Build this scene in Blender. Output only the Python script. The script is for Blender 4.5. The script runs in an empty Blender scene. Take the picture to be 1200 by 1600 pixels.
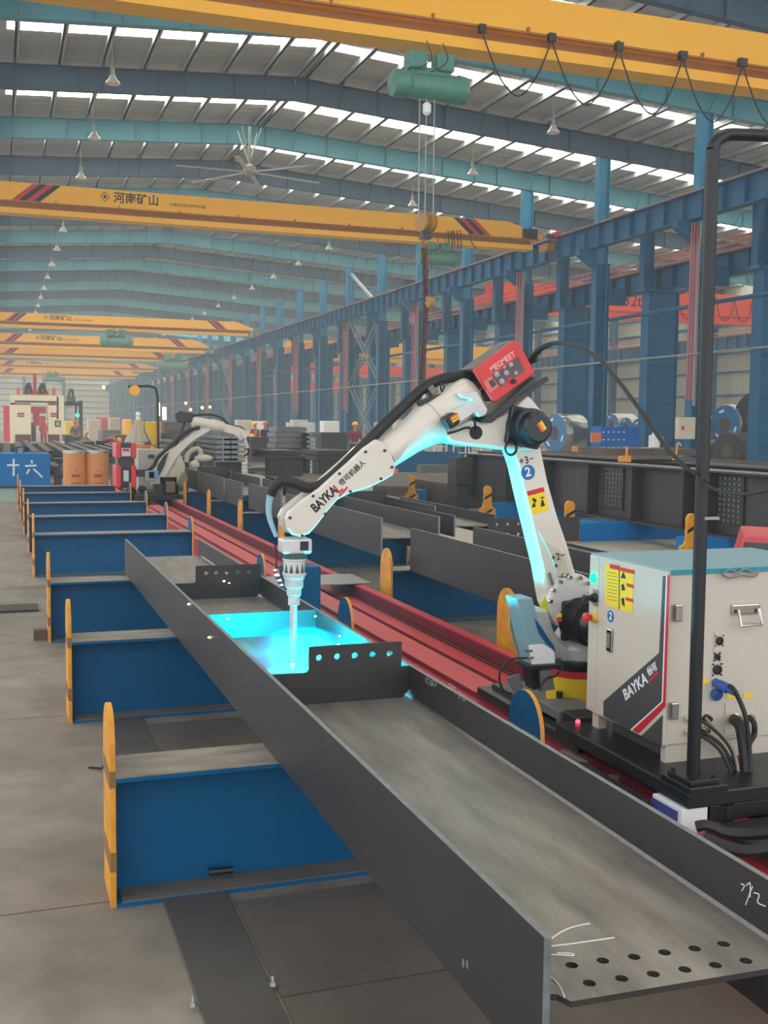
import bpy, bmesh, math, random
from mathutils import Vector, Matrix
random.seed(7)
R = math.radians
SC = bpy.context.scene
COL = SC.collection

# ---------------------------------------------------------------- camera
CAM_H = 1.7
FPX = 1700.0
def camera_axes():
    f = Vector((-600.0, -143.0, FPX)).normalized()
    n = Vector((1, 0.0115, 0)).cross(f).normalized()
    if n.y > 0: n = -n
    x = f.cross(n)
    if x.x < 0: x = -x
    return x.normalized(), f, n
AX, AF, AN = camera_axes()
cam = bpy.data.cameras.new('camera'); cam.sensor_fit = 'HORIZONTAL'; cam.sensor_width = 36
cam.lens = 36 * FPX / 1200.0; cam.clip_end = 600; cam.clip_start = 0.05
camo = bpy.data.objects.new('camera', cam); COL.objects.link(camo)
rw = (AX.x, AF.x, AN.x); uw = (-AX.y, -AF.y, -AN.y); bw = (-AX.z, -AF.z, -AN.z)
camo.matrix_world = Matrix(((rw[0], uw[0], bw[0], 0), (rw[1], uw[1], bw[1], 0), (rw[2], uw[2], bw[2], CAM_H), (0, 0, 0, 1)))
SC.camera = camo

# ---------------------------------------------------------------- world, exposure
world = bpy.data.worlds.new('world'); SC.world = world; world.use_nodes = True
bg = world.node_tree.nodes['Background']
bg.inputs[0].default_value = (0.93, 0.96, 1.0, 1); bg.inputs[1].default_value = 1.3
SC.view_settings.view_transform = 'Standard'; SC.view_settings.look = 'None'
SC.view_settings.gamma = 1; SC.view_settings.use_curve_mapping = False
SC.view_settings.exposure = 0.6
SC.cycles.max_bounces = 6; SC.cycles.volume_bounces = 1; SC.cycles.sample_clamp_indirect = 3
SKYLIGHT = 6.0
HAZE = 0.0026
ARC = 220.0
SMOKE = 3.2

# ---------------------------------------------------------------- pixel of the photo -> point of the place
def ray(px, py):
    c = Vector((px - 600, py - 800, FPX)); return Vector((c.dot(AX), c.dot(AF), c.dot(AN)))
def at(px, py, x=None, y=None, z=None):
    r = ray(px, py)
    t = x / r.x if x is not None else (y / r.y if y is not None else (z - CAM_H) / r.z)
    return Vector((r.x * t, r.y * t, CAM_H + r.z * t))

# ---------------------------------------------------------------- materials
def lin(c):
    return tuple(((v / 255) / 12.92 if v / 255 <= 0.04045 else ((v / 255 + 0.055) / 1.055) ** 2.4) for v in c) + (1,)
MATS = {}
def mat(name, rgb, rough=0.5, metal=0.0, rgb2=None, scale=6.0, amt=0.5, stretch=(1, 1, 1), bump=0.0, detail=6, emit=None, spec=0.5, coat=0.0):
    if name in MATS: return MATS[name]
    m = bpy.data.materials.new(name); m.use_nodes = True; MATS[name] = m
    nt = m.node_tree; b = nt.nodes['Principled BSDF']
    b.inputs['Base Color'].default_value = lin(rgb); b.inputs['Roughness'].default_value = rough
    b.inputs['Metallic'].default_value = metal; b.inputs['Specular IOR Level'].default_value = spec
    if coat: b.inputs['Coat Weight'].default_value = coat
    if emit:
        b.inputs['Emission Color'].default_value = lin(emit[0]); b.inputs['Emission Strength'].default_value = emit[1]
    if rgb2 is not None or bump:
        tc = nt.nodes.new('ShaderNodeTexCoord'); mp = nt.nodes.new('ShaderNodeMapping')
        mp.inputs['Scale'].default_value = stretch
        nz = nt.nodes.new('ShaderNodeTexNoise'); nz.inputs['Scale'].default_value = scale; nz.inputs['Detail'].default_value = detail
        nz.inputs['Roughness'].default_value = 0.62
        nt.links.new(tc.outputs['Object'], mp.inputs['Vector']); nt.links.new(mp.outputs[0], nz.inputs['Vector'])
        if rgb2 is not None:
            cr = nt.nodes.new('ShaderNodeValToRGB')
            cr.color_ramp.elements[0].position = 0.5 - amt * 0.4; cr.color_ramp.elements[1].position = 0.5 + amt * 0.4
            cr.color_ramp.elements[0].color = lin(rgb2); cr.color_ramp.elements[1].color = lin(rgb)
            nt.links.new(nz.outputs['Fac'], cr.inputs[0]); nt.links.new(cr.outputs[0], b.inputs['Base Color'])
        if bump:
            bp = nt.nodes.new('ShaderNodeBump'); bp.inputs['Strength'].default_value = bump; bp.inputs['Distance'].default_value = 0.01
            nt.links.new(nz.outputs['Fac'], bp.inputs['Height']); nt.links.new(bp.outputs[0], b.inputs['Normal'])
    return m

STEEL = mat('mill_scale_steel', (64, 61, 60), 0.5, 0.25, (46, 43, 42), 5, 0.9, (1, 0.35, 1), 0.1)
STEEL_WEB = mat('scuffed_steel_web', (160, 152, 142), 0.42, 0.3, (100, 94, 89), 13, 0.62, (1, 0.2, 1), 0.15, 12)
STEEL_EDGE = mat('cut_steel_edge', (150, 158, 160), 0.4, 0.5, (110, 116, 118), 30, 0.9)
STEEL_RUST = mat('rusty_steel', (112, 96, 84), 0.65, 0.2, (66, 58, 54), 3, 0.9, (1, 1, 1), 0.15)
WORN = mat('worn_flange_top', (176, 166, 150), 0.5, 0.25, (104, 98, 92), 9, 0.9, (0.5, 2, 1), 0.15)
BLUE = mat('trestle_blue_paint', (0, 92, 140), 0.5, 0, (0, 78, 120), 3, 0.9, spec=0.2)
BLUE_DK = mat('frame_blue_and_shade', (14, 98, 142), 0.5, 0, (6, 78, 116), 1.2, 0.9, spec=0.3)
TEAL = mat('column_teal_paint', (24, 140, 182), 0.45, 0, (14, 116, 156), 0.8, 0.9)
RAFTER_TEAL = mat('rafter_teal_tone', (72, 160, 176), 0.42, 0, (50, 128, 150), 0.6, 0.9)
RAFTER_DK = mat('rafter_slate_tone', (44, 84, 112), 0.5, 0, (34, 70, 98), 0.6, 0.9)
YEL = mat('worn_yellow_paint', (238, 164, 30), 0.5, 0, (200, 132, 44), 9, 0.45, (1, 1, 1), 0.1)
CRANE = mat('crane_yellow_paint', (255, 190, 44), 0.4, 0, (252, 178, 36), 0.4, 0.9)
CRANE_DK = mat('crane_ochre_shade', (176, 116, 44), 0.5, 0, (150, 96, 40), 2, 0.9)  # darker crane yellow; puts shade into the recessed lower web
RED = mat('track_red_paint', (206, 62, 70), 0.45, 0, (176, 46, 56), 6, 0.8, (1, 0.3, 1))
RED_DK = mat('track_red_shade', (120, 26, 44), 0.55, 0, (92, 20, 34), 6, 0.8)  # darker track red; shade of the left-facing sides put into the colour
REDM = mat('machine_red', (214, 52, 54), 0.38, 0, spec=0.5)
CRANE_RED = mat('crane_orange_red', (240, 84, 66), 0.4, 0, (226, 70, 56), 1, 0.8)
BLACK = mat('black_plastic', (22, 23, 26), 0.42)
BLACKM = mat('black_motor_paint', (26, 28, 32), 0.35, 0.1, spec=0.6)
RUBBER = mat('black_rubber_hose', (34, 33, 33), 0.55, 0, (26, 25, 25), 40, 0.9)
WHITE = mat('robot_ivory_paint', (224, 214, 198), 0.3, 0, (212, 202, 188), 3, 0.9, spec=0.5, coat=0.25)
CASTM = mat('silver_casting_paint', (220, 218, 212), 0.3, 0.08, (200, 198, 194), 8, 0.8)
CHROME = mat('chrome', (200, 196, 190), 0.16, 1.0)
GREY = mat('grey_metal', (150, 152, 152), 0.4, 0.6)
CREAM = mat('cabinet_cream_paint', (206, 196, 180), 0.45, 0, (196, 186, 170), 4, 0.9)
BLUEGREY = mat('blue_grey_lid', (116, 160, 172), 0.5, 0, (140, 170, 176), 5, 0.9)
TEALLID = mat('teal_film', (0, 140, 160), 0.35)
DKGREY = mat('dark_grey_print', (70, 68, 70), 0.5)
REDP = mat('red_print', (200, 30, 46), 0.5)
WHITEP = mat('white_print', (236, 236, 236), 0.5)
BLACKP = mat('black_print', (24, 22, 24), 0.6)
YELP = mat('yellow_label', (244, 206, 22), 0.5)
BLUEP = mat('blue_label', (12, 104, 168), 0.5)
GALV = mat('galvanised_steel', (196, 196, 190), 0.28, 0.85, (150, 152, 152), 2, 0.9, (1, 1, 6))
PURLIN = mat('galvanised_purlin', (196, 200, 204), 0.45, 0.15, (160, 164, 170), 1.5, 0.9)
HOIST = mat('hoist_green_paint', (84, 142, 126), 0.45, 0, (64, 120, 108), 6, 0.9)
CARD = mat('fibre_drum_board', (222, 150, 92), 0.7, 0, (206, 134, 78), 5, 0.9)
CONDUCT = mat('conductor_red', (206, 96, 84), 0.5)
SKIN = mat('skin', (196, 140, 112), 0.6)
MAROON = mat('maroon_workwear', (132, 36, 60), 0.8)
NAVY = mat('navy_workwear', (34, 40, 62), 0.8)
HAT = mat('yellow_hard_hat', (250, 176, 20), 0.35)
HATR = mat('red_hard_hat', (220, 60, 60), 0.35)
CLOTH = mat('white_sack_cloth', (214, 208, 188), 0.85, 0, (190, 180, 156), 8, 0.9, (1, 1, 1), 0.3)
ORANGE = mat('orange_label', (246, 160, 40), 0.5)

# ---------------------------------------------------------------- mesh building
WLOC = {}
class MB:
    def __init__(s): s.bm = bmesh.new(); s.mi = 0
    def face(s, vs, mi=None):
        try:
            f = s.bm.faces.new(vs); f.material_index = s.mi if mi is None else mi; return f
        except ValueError: return None
    def hexa(s, p):
        v = [s.bm.verts.new(q) for q in p]
        for idx in ((3, 2, 1, 0), (4, 5, 6, 7), (0, 1, 5, 4), (1, 2, 6, 5), (2, 3, 7, 6), (3, 0, 4, 7)):
            s.face([v[i] for i in idx])
        return s
    def box(s, x0, x1, y0, y1, z0, z1):
        return s.hexa([(x0, y0, z0), (x1, y0, z0), (x1, y1, z0), (x0, y1, z0), (x0, y0, z1), (x1, y0, z1), (x1, y1, z1), (x0, y1, z1)])
    def bar(s, p0, p1, w, h, up=(0, 0, 1)):
        p0 = Vector(p0); p1 = Vector(p1); d = (p1 - p0).normalized(); u = Vector(up)
        if abs(d.dot(u)) > 0.99: u = Vector((0, 1, 0))
        sx = d.cross(u).normalized() * w / 2; sz = sx.cross(d).normalized() * h / 2
        return s.hexa([p0 - sx - sz, p0 + sx - sz, p1 + sx - sz, p1 - sx - sz, p0 - sx + sz, p0 + sx + sz, p1 + sx + sz, p1 - sx + sz])
    def prism(s, pts, vec, mi_front=None):
        vec = Vector(vec); a = [s.bm.verts.new(p) for p in pts]; b = [s.bm.verts.new(Vector(p) + vec) for p in pts]
        s.face(a, mi_front); s.face(b[::-1]); n = len(a)
        for i in range(n): s.face([a[i], b[i], b[(i + 1) % n], a[(i + 1) % n]])
        return s
    def rings(s, rings, closed=True, cap=True):
        vr = [[s.bm.verts.new(p) for p in r] for r in rings]; n = len(vr[0])
        for a, b in zip(vr, vr[1:]):
            for i in range(n if closed else n - 1): s.face([a[i], a[(i + 1) % n], b[(i + 1) % n], b[i]])
        if cap: s.face(vr[0][::-1]); s.face(vr[-1])
        return s
    def lathe(s, p0, axis, prof, n=20, cap=True):
        p0 = Vector(p0); d = Vector(axis).normalized(); u = d.orthogonal().normalized(); w = d.cross(u)
        rs = [[p0 + d * t + (u * math.cos(2 * math.pi * k / n) + w * math.sin(2 * math.pi * k / n)) * max(r, 1e-4) for k in range(n)] for t, r in prof]
        return s.rings(rs, cap=cap)
    def cyl(s, p0, p1, r0, r1=None, n=16):
        p0 = Vector(p0); p1 = Vector(p1); L = (p1 - p0).length
        return s.lathe(p0, p1 - p0, [(0, r0), (L, r0 if r1 is None else r1)], n)
    def ball(s, c, r, sx=1, sy=1, sz=1, n=14):
        c = Vector(c); rs = []
        for i in range(n // 2 + 1):
            a = -math.pi / 2 + math.pi * i / (n // 2)
            rs.append([c + Vector((sx * r * math.cos(a) * math.cos(2 * math.pi * k / n), sy * r * math.cos(a) * math.sin(2 * math.pi * k / n), sz * r * math.sin(a))) if 0 < i < n // 2 else
                       c + Vector((1e-4 * math.cos(2 * math.pi * k / n), 1e-4 * math.sin(2 * math.pi * k / n), sz * r * math.sin(a))) for k in range(n)])
        return s.rings(rs)
    def tube(s, pts, r, n=10, smooth=True, rad=None):
        P = [Vector(p) for p in pts]
        if smooth and len(P) > 2:
            Q = []; K = 6
            for i in range(len(P) - 1):
                a = P[max(i - 1, 0)]; b = P[i]; c = P[i + 1]; d = P[min(i + 2, len(P) - 1)]
                for k in range(K):
                    t = k / K; Q.append(0.5 * ((2 * b) + (c - a) * t + (2 * a - 5 * b + 4 * c - d) * t * t + (3 * b - a - 3 * c + d) * t ** 3))
            Q.append(P[-1]); P = Q
        T = [(P[min(i + 1, len(P) - 1)] - P[max(i - 1, 0)]).normalized() for i in range(len(P))]
        u = T[0].orthogonal().normalized(); rs = []
        for i, p in enumerate(P):
            u = (u - T[i] * u.dot(T[i])).normalized(); w = T[i].cross(u)
            rr = r if rad is None else rad(i / (len(P) - 1)) * r
            rs.append([p + (u * math.cos(2 * math.pi * k / n) + w * math.sin(2 * math.pi * k / n)) * rr for k in range(n)])
        return s.rings(rs)
    def hsec(s, p0, p1, h, w, tf=0.012, tw=0.01, up=(0, 0, 1)):
        """H section whose web stands in the direction up"""
        p0 = Vector(p0); p1 = Vector(p1); u = Vector(up).normalized()
        s.bar(p0, p1, tw, h - 2 * tf, up)
        for k in (-1, 1): s.bar(p0 + u * k * (h - tf) / 2, p1 + u * k * (h - tf) / 2, w, tf, up)
        return s
    def build(s, name, m, parent=None, smooth=False, bevel=0.0, sub=0, remat=None):
        bm = s.bm
        bmesh.ops.recalc_face_normals(bm, faces=bm.faces[:])
        if remat:
            for f in bm.faces: f.material_index = remat(f)
        off = WLOC.get(parent.name, Vector()) if parent else None
        if off is None:
            xs = [v.co for v in bm.verts]
            lo = Vector((min(c.x for c in xs), min(c.y for c in xs), min(c.z for c in xs))); hi = Vector((max(c.x for c in xs), max(c.y for c in xs), 0))
            off = Vector(((lo.x + hi.x) / 2, (lo.y + hi.y) / 2, lo.z))
        for v in bm.verts: v.co -= off
        me = bpy.data.meshes.new(name)
        if smooth:
            for f in bm.faces: f.smooth = True
        bm.to_mesh(me); bm.free()
        for q in (m if isinstance(m, (list, tuple)) else [m]): me.materials.append(q)
        o = bpy.data.objects.new(name, me); COL.objects.link(o)
        if parent: o.parent = parent
        else: o.location = off
        WLOC[o.name] = off.copy()
        if smooth:
            me.set_sharp_from_angle(angle=R(38))
        if bevel:
            b = o.modifiers.new('bevel', 'BEVEL'); b.width = bevel; b.segments = 2; b.limit_method = 'ANGLE'; b.angle_limit = R(40)
        if sub:
            b = o.modifiers.new('sub', 'SUBSURF'); b.levels = sub; b.render_levels = sub
        return o
LAB = {}
def tag(o, label, cat, group=None, kind=None):
    if label: o['label'] = label
    if cat: o['category'] = cat
    if group: o['group'] = group
    if kind: o['kind'] = kind
    return o
def thing(name, label, cat, loc, group=None, kind=None):
    o = bpy.data.objects.new(name, None); COL.objects.link(o); o.location = Vector(loc); o.empty_display_size = 0.1
    WLOC[o.name] = Vector(loc); return tag(o, label, cat, group, kind)
def struct(o): o['kind'] = 'structure'; return o
def copy_tree(o, loc=None, label=None, parent=None, rotz=None, kids=None):
    c = o.copy(); COL.objects.link(c); c.parent = parent
    if loc is not None: c.location = Vector(loc)
    if rotz is not None: c.rotation_euler = (0, 0, rotz)
    if label: c['label'] = label
    for ch in list(o.children): copy_tree(ch, parent=c)
    return c
ORD = ['nearest', 'second nearest', 'third nearest', 'fourth nearest', 'fifth nearest', 'sixth nearest', 'seventh nearest', 'eighth nearest', 'ninth nearest', 'tenth nearest'] + \
      [w + ' nearest' for w in ('eleventh', 'twelfth', 'thirteenth', 'fourteenth', 'fifteenth', 'sixteenth', 'seventeenth', 'eighteenth', 'nineteenth', 'twentieth')] + \
      ['twenty-%s nearest' % w for w in ('first', 'second', 'third', 'fourth', 'fifth', 'sixth', 'seventh', 'eighth', 'ninth')] + ['thirtieth nearest'] + ['thirty-%s nearest' % w for w in ('first', 'second', 'third', 'fourth', 'fifth', 'sixth')]
ORD[0] = 'nearest'
def lettering(body, origin, right, up, size, m, parent, name='lettering', shear=0.0, bold=0.0, align='LEFT', depth=0.001, xs=1.0):
    """text as a thin mesh standing on a surface; right and up are world directions"""
    cu = bpy.data.curves.new('t', 'FONT'); cu.body = body; cu.size = size; cu.extrude = depth; cu.shear = shear; cu.offset = bold * size
    cu.align_x = align; cu.align_y = 'CENTER'; cu.resolution_u = 3
    tmp = bpy.data.objects.new('t', cu); COL.objects.link(tmp)
    dg = bpy.context.evaluated_depsgraph_get(); me = bpy.data.meshes.new_from_object(tmp.evaluated_get(dg))
    bpy.data.objects.remove(tmp); bpy.data.curves.remove(cu)
    r = Vector(right).normalized(); u = Vector(up); u = (u - r * u.dot(r)).normalized(); n = r.cross(u)
    off = WLOC.get(parent.name, Vector())
    M = Matrix(((r.x, u.x, n.x, 0), (r.y, u.y, n.y, 0), (r.z, u.z, n.z, 0), (0, 0, 0, 1)))
    me.transform(Matrix.Translation(Vector(origin) - off) @ M @ Matrix.Diagonal((xs, 1, 1, 1)))
    me.materials.clear(); me.materials.append(m); me.name = name
    o = bpy.data.objects.new(name, me); COL.objects.link(o); o.parent = parent; WLOC[o.name] = off.copy()
    return o
def skin(name, m, parent, pts, edges, sub=1):
    off = WLOC.get(parent.name, Vector())
    me = bpy.data.meshes.new(name); me.from_pydata([Vector(p[:3]) - off for p in pts], edges, []); me.materials.append(m)
    o = bpy.data.objects.new(name, me); COL.objects.link(o); o.parent = parent; WLOC[o.name] = off.copy()
    o.modifiers.new('skin', 'SKIN'); sv = me.skin_vertices[0].data
    for i, p in enumerate(pts):
        sv[i].radius = (p[3], p[4] if len(p) > 4 else p[3]); sv[i].use_root = (i == 0)
    s = o.modifiers.new('sub', 'SUBSURF'); s.levels = sub; s.render_levels = sub
    return o

# ================================================================ the hall
RX = 9.2; RZ = 12.14; SL = 0.0675
def zb(x): return RZ - abs(x - RX) * SL          # underside of the rafters
XL, XR = -3.4, 43.6
Y0, Y1 = -0.85, 226.0
RAFT = [-0.85 + 6 * k for k in range(38)]
def concrete():
    m = bpy.data.materials.new('concrete_floor'); m.use_nodes = True; nt = m.node_tree; b = nt.nodes['Principled BSDF']
    tc = nt.nodes.new('ShaderNodeTexCoord')
    n1 = nt.nodes.new('ShaderNodeTexNoise'); n1.inputs['Scale'].default_value = 0.55; n1.inputs['Detail'].default_value = 9; n1.inputs['Roughness'].default_value = 0.65
    n2 = nt.nodes.new('ShaderNodeTexNoise'); n2.inputs['Scale'].default_value = 5; n2.inputs['Detail'].default_value = 8
    mp = nt.nodes.new('ShaderNodeMapping'); mp.inputs['Location'].default_value = (0.9, 0.35, 0)
    br = nt.nodes.new('ShaderNodeTexBrick'); br.inputs['Scale'].default_value = 1; br.inputs['Mortar Size'].default_value = 0.006; br.inputs['Brick Width'].default_value = 4.2
    br.inputs['Row Height'].default_value = 2.6; br.offset = 0; br.inputs['Color1'].default_value = (1, 1, 1, 1); br.inputs['Color2'].default_value = (0.9, 0.9, 0.9, 1); br.inputs['Mortar'].default_value = (0.35, 0.33, 0.3, 1)
    r1 = nt.nodes.new('ShaderNodeValToRGB'); r1.color_ramp.elements[0].position = 0.32; r1.color_ramp.elements[1].position = 0.68
    r1.color_ramp.elements[0].color = lin((116, 107, 95)); r1.color_ramp.elements[1].color = lin((162, 151, 136))
    r2 = nt.nodes.new('ShaderNodeValToRGB'); r2.color_ramp.elements[0].position = 0.3; r2.color_ramp.elements[1].position = 0.62
    r2.color_ramp.elements[0].color = (0.72, 0.72, 0.72, 1); r2.color_ramp.elements[1].color = (1, 1, 1, 1)
    m1 = nt.nodes.new('ShaderNodeMixRGB'); m1.blend_type = 'MULTIPLY'; m1.inputs[0].default_value = 1
    m2 = nt.nodes.new('ShaderNodeMixRGB'); m2.blend_type = 'MULTIPLY'; m2.inputs[0].default_value = 1
    L = nt.links.new
    L(tc.outputs['Object'], n1.inputs['Vector']); L(tc.outputs['Object'], n2.inputs['Vector']); L(tc.outputs['Object'], mp.inputs['Vector']); L(mp.outputs[0], br.inputs['Vector'])
    L(n1.outputs['Fac'], r1.inputs[0]); L(n2.outputs['Fac'], r2.inputs[0]); L(r1.outputs[0], m1.inputs[1]); L(r2.outputs[0], m1.inputs[2])
    L(m1.outputs[0], m2.inputs[1]); L(br.outputs['Color'], m2.inputs[2]); L(m2.outputs[0], b.inputs['Base Color'])
    b.inputs['Roughness'].default_value = 0.6
    bp = nt.nodes.new('ShaderNodeBump'); bp.inputs['Strength'].default_value = 0.1; bp.inputs['Distance'].default_value = 0.01; L(n2.outputs['Fac'], bp.inputs['Height']); L(bp.outputs[0], b.inputs['Normal'])
    return m
CONC = concrete()
def ribbed(name, c1, c2, pitch, axis, bump=0.6, rough=0.5):
    m = bpy.data.materials.new(name); m.use_nodes = True; nt = m.node_tree; b = nt.nodes['Principled BSDF']; L = nt.links.new
    tc = nt.nodes.new('ShaderNodeTexCoord'); mp = nt.nodes.new('ShaderNodeMapping'); w = nt.nodes.new('ShaderNodeTexWave')
    w.bands_direction = axis; w.inputs['Scale'].default_value = 0.314 / pitch; L(tc.outputs['Object'], w.inputs['Vector'])
    bp = nt.nodes.new('ShaderNodeBump'); bp.inputs['Strength'].default_value = bump; bp.inputs['Distance'].default_value = 0.04
    L(w.outputs['Fac'], bp.inputs['Height']); L(bp.outputs[0], b.inputs['Normal'])
    nz = nt.nodes.new('ShaderNodeTexNoise'); nz.inputs['Scale'].default_value = 0.4; nz.inputs['Detail'].default_value = 6
    cr = nt.nodes.new('ShaderNodeValToRGB'); cr.color_ramp.elements[0].position = 0.35; cr.color_ramp.elements[1].position = 0.65
    cr.color_ramp.elements[0].color = lin(c1); cr.color_ramp.elements[1].color = lin(c2)
    L(tc.outputs['Object'], nz.inputs['Vector']); L(nz.outputs['Fac'], cr.inputs[0]); L(cr.outputs[0], b.inputs['Base Color']); b.inputs['Roughness'].default_value = rough
    return m
ROOFM = ribbed('roof_sheet', (168, 170, 174), (186, 188, 190), 0.6, 'Y')
WALLM = ribbed('wall_sheet_cream', (160, 162, 154), (176, 176, 166), 0.5, 'Y', 0.3)
WALLF = ribbed('wall_sheet_far', (206, 198, 180), (220, 212, 196), 0.8, 'X', 0.2)
SKYM = mat('daylit_roof_sheet', (240, 244, 236), 0.4, emit=((255, 250, 232), SKYLIGHT))

struct(MB().box(-30, 60, -8, 240, -0.3, 0).build('floor', CONC))

# ceiling: sheet between the skylight strips, all under one roof
def sky_band(y):
    return (y + 3.0, y + 3.65) if y < 30 else ((y + 3.0, y + 4.05) if y < 108 or y > 124 else (y + 4.0, y + 5.4))
bands = [sky_band(y) for y in RAFT]
mb = MB(); wins = []
prev = -8.0
def slab(mb, xa, xb, ya, yb, off=0.95, th=0.06):
    xs = [xa] + ([RX] if xa < RX < xb else []) + [xb]
    for a, b in zip(xs, xs[1:]):
        za, zc = zb(a) + off, zb(b) + off
        mb.hexa([(a, ya, za), (b, ya, zc), (b, yb, zc), (a, yb, za), (a, ya, za + th), (b, ya, zc + th), (b, yb, zc + th), (a, yb, za + th)])
SX0 = 0.35
for a, b in bands + [(Y1, Y1)]:
    slab(mb, XL - 3, XR, prev, a)
    if b > a: slab(mb, XL - 3, SX0, a, b)
    prev = b
ceil = struct(mb.build('ceiling', ROOFM))
for i, (a, b) in enumerate(bands):
    if b > Y1: continue
    mb = MB(); slab(mb, SX0, XR, a, b)
    struct(mb.build('window_%d' % (i + 1), SKYM))
# purlins on the rafters, one by one
x = XL + 0.2; k = 0
while x < XR:
    h = 0.2; z = zb(x) + 0.73
    mb = MB()
    for xx in ([x - 0.14, x + 0.14] if abs(x - RX) < 0.62 else [x]):
        mb.box(xx - 0.035, xx + 0.035, Y0 - 6, Y1, z, z + h); mb.box(xx - 0.035, xx + 0.10, Y0 - 6, Y1, z, z + 0.014)
    mb.build('purlin', PURLIN, ceil); x += 1.26; k += 1

# walls
wb = struct(MB().box(-12, XR, 226.1, 226.3, 0, 13).build('wall_back', WALLF))
mb = MB()
for z in [0.9 + 1.15 * i for i in range(10)]: mb.box(-12, XR, 225.9, 226.1, z, z + 0.22)
mb.build('girt', mat('dark_wall_rail', (120, 124, 122), 0.6), wb)
for x in (4.6, 12.0):
    MB().hsec((x, 225.8, 0), (x, 225.8, 12), 0.6, 0.5, up=(1, 0, 0)).build('wall_post', BLUE_DK, wb)
wr = struct(MB().box(XR, XR + 0.15, -6, 226, 0, 10.8).build('wall_right', WALLM))
for z in (2.35, 3.75, 5.2, 6.4, 8.2, 9.3): MB().box(XR - 0.12, XR, -6, 226, z, z + 0.12).build('girt', BLUE_DK, wr)

# rafters: every second one teal, the others slate blue
def rafter(m, name):
    mb = MB(); D = 0.72
    for xa, xb in ((XL - 3, RX), (RX, 21.2), (21.2, XR)):
        mb.bar((xa, 0, zb(xa) + D / 2 ), (xb, 0, zb(xb) + D / 2), 0.014, D, (0, 0, 1))
        for dz in (0.008, D - 0.008): mb.bar((xa, 0, zb(xa) + dz), (xb, 0, zb(xb) + dz), 0.26, 0.016)
    for xx in [XL + 1 + 2.4 * i for i in range(19)]:
        mb.box(xx - 0.006, xx + 0.006, -0.12, 0.12, zb(xx), zb(xx) + D)
    root = thing('roof_rafter', None, 'rafter', (0, 0, 0))
    mb.build('girder', m, root)
    mb = MB()
    for xx in [XL + 1.46 + 2.52 * i for i in range(18)]:
        mb.bar((xx, 0.02, zb(xx) + 0.05), (xx, 0.62, zb(xx) + 0.74), 0.03, 0.03); mb.bar((xx, -0.02, zb(xx) + 0.05), (xx, -0.62, zb(xx) + 0.74), 0.03, 0.03)
    br = mb.build('fly_brace', m, root); br['kind'] = 'stuff'
    return root
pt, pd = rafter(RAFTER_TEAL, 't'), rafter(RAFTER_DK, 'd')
nt_, nd_ = 0, 0
used = {0: False, 1: False}
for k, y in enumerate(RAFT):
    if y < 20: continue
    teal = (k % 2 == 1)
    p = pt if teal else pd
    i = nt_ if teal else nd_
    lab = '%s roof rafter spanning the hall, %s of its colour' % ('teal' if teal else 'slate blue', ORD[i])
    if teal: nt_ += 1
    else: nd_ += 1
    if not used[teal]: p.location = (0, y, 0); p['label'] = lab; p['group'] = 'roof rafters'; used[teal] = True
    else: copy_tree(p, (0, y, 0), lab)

# columns of the near runway row
def column_a(x, y, pipes):
    o = thing('runway_column', None, 'column', (x, y, 0), 'columns of the near crane runway')
    zt = zb(20.6)
    MB().hsec((x, y, 0), (x, y, zt), 0.46, 0.3, 0.02, 0.014, up=(1, 0, 0)).build('upper_shaft', TEAL, o)
    mb = MB().hsec((x + 0.02, y, 0), (x + 0.02, y, 7.6), 0.56, 0.34, 0.024, 0.016, up=(1, 0, 0))
    for z in (1.5, 3.2, 4.7, 6.4): mb.box(x - 0.26, x + 0.3, y - 0.16, y + 0.16, z, z + 0.02)
    mb.build('lower_shaft', BLUE_DK, o)  # one paint with the upper shaft; the darker blue puts its shading in
    MB().hexa([(x - 0.95, y - 0.14, 7.85), (x - 0.2, y - 0.14, 7.35), (x - 0.2, y + 0.14, 7.35), (x - 0.95, y + 0.14, 7.85), (x - 0.95, y - 0.14, 8.08), (x - 0.2, y - 0.14, 8.08), (x - 0.2, y + 0.14, 8.08), (x - 0.95, y + 0.14, 8.08)]).build('bracket', BLUE_DK, o)
    MB().box(x + 0.26, x + 1.0, y - 0.16, y + 0.16, 6.15, 6.75).build('bracket', BLUE_DK, o)
    if pipes:
        for k in range(3):
            MB().cyl((x - 0.5 + 0.1 * k, y - 0.24, 2.6), (x - 0.5 + 0.1 * k, y - 0.24, 8.0), 0.022, n=8).build('conduit', CONDUCT, o)
        MB().box(x - 0.24 , x - 0.16, y - 0.26, y - 0.2, 2.4, 8.0).build('cable_tray', GREY, o)
    return o
ya = [23.15 + 6 * k for k in range(34)]
ca, cb = column_a(20.6, ya[0], False), column_a(20.6, ya[1], True)
ca['label'] = 'teal column carrying the crane runway, %s of its row' % ORD[0]
cb['label'] = 'teal column with red conduits on its side, %s of the runway row' % ORD[1]
for k, y in enumerate(ya[2:], 2):
    pp = k % 2 == 1 and k < 20
    copy_tree(cb if pp else ca, (20.6, y, 0), ('teal column with red conduits on its side, %s of the runway row' if pp else 'teal column carrying the crane runway, %s of its row') % ORD[k])

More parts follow.
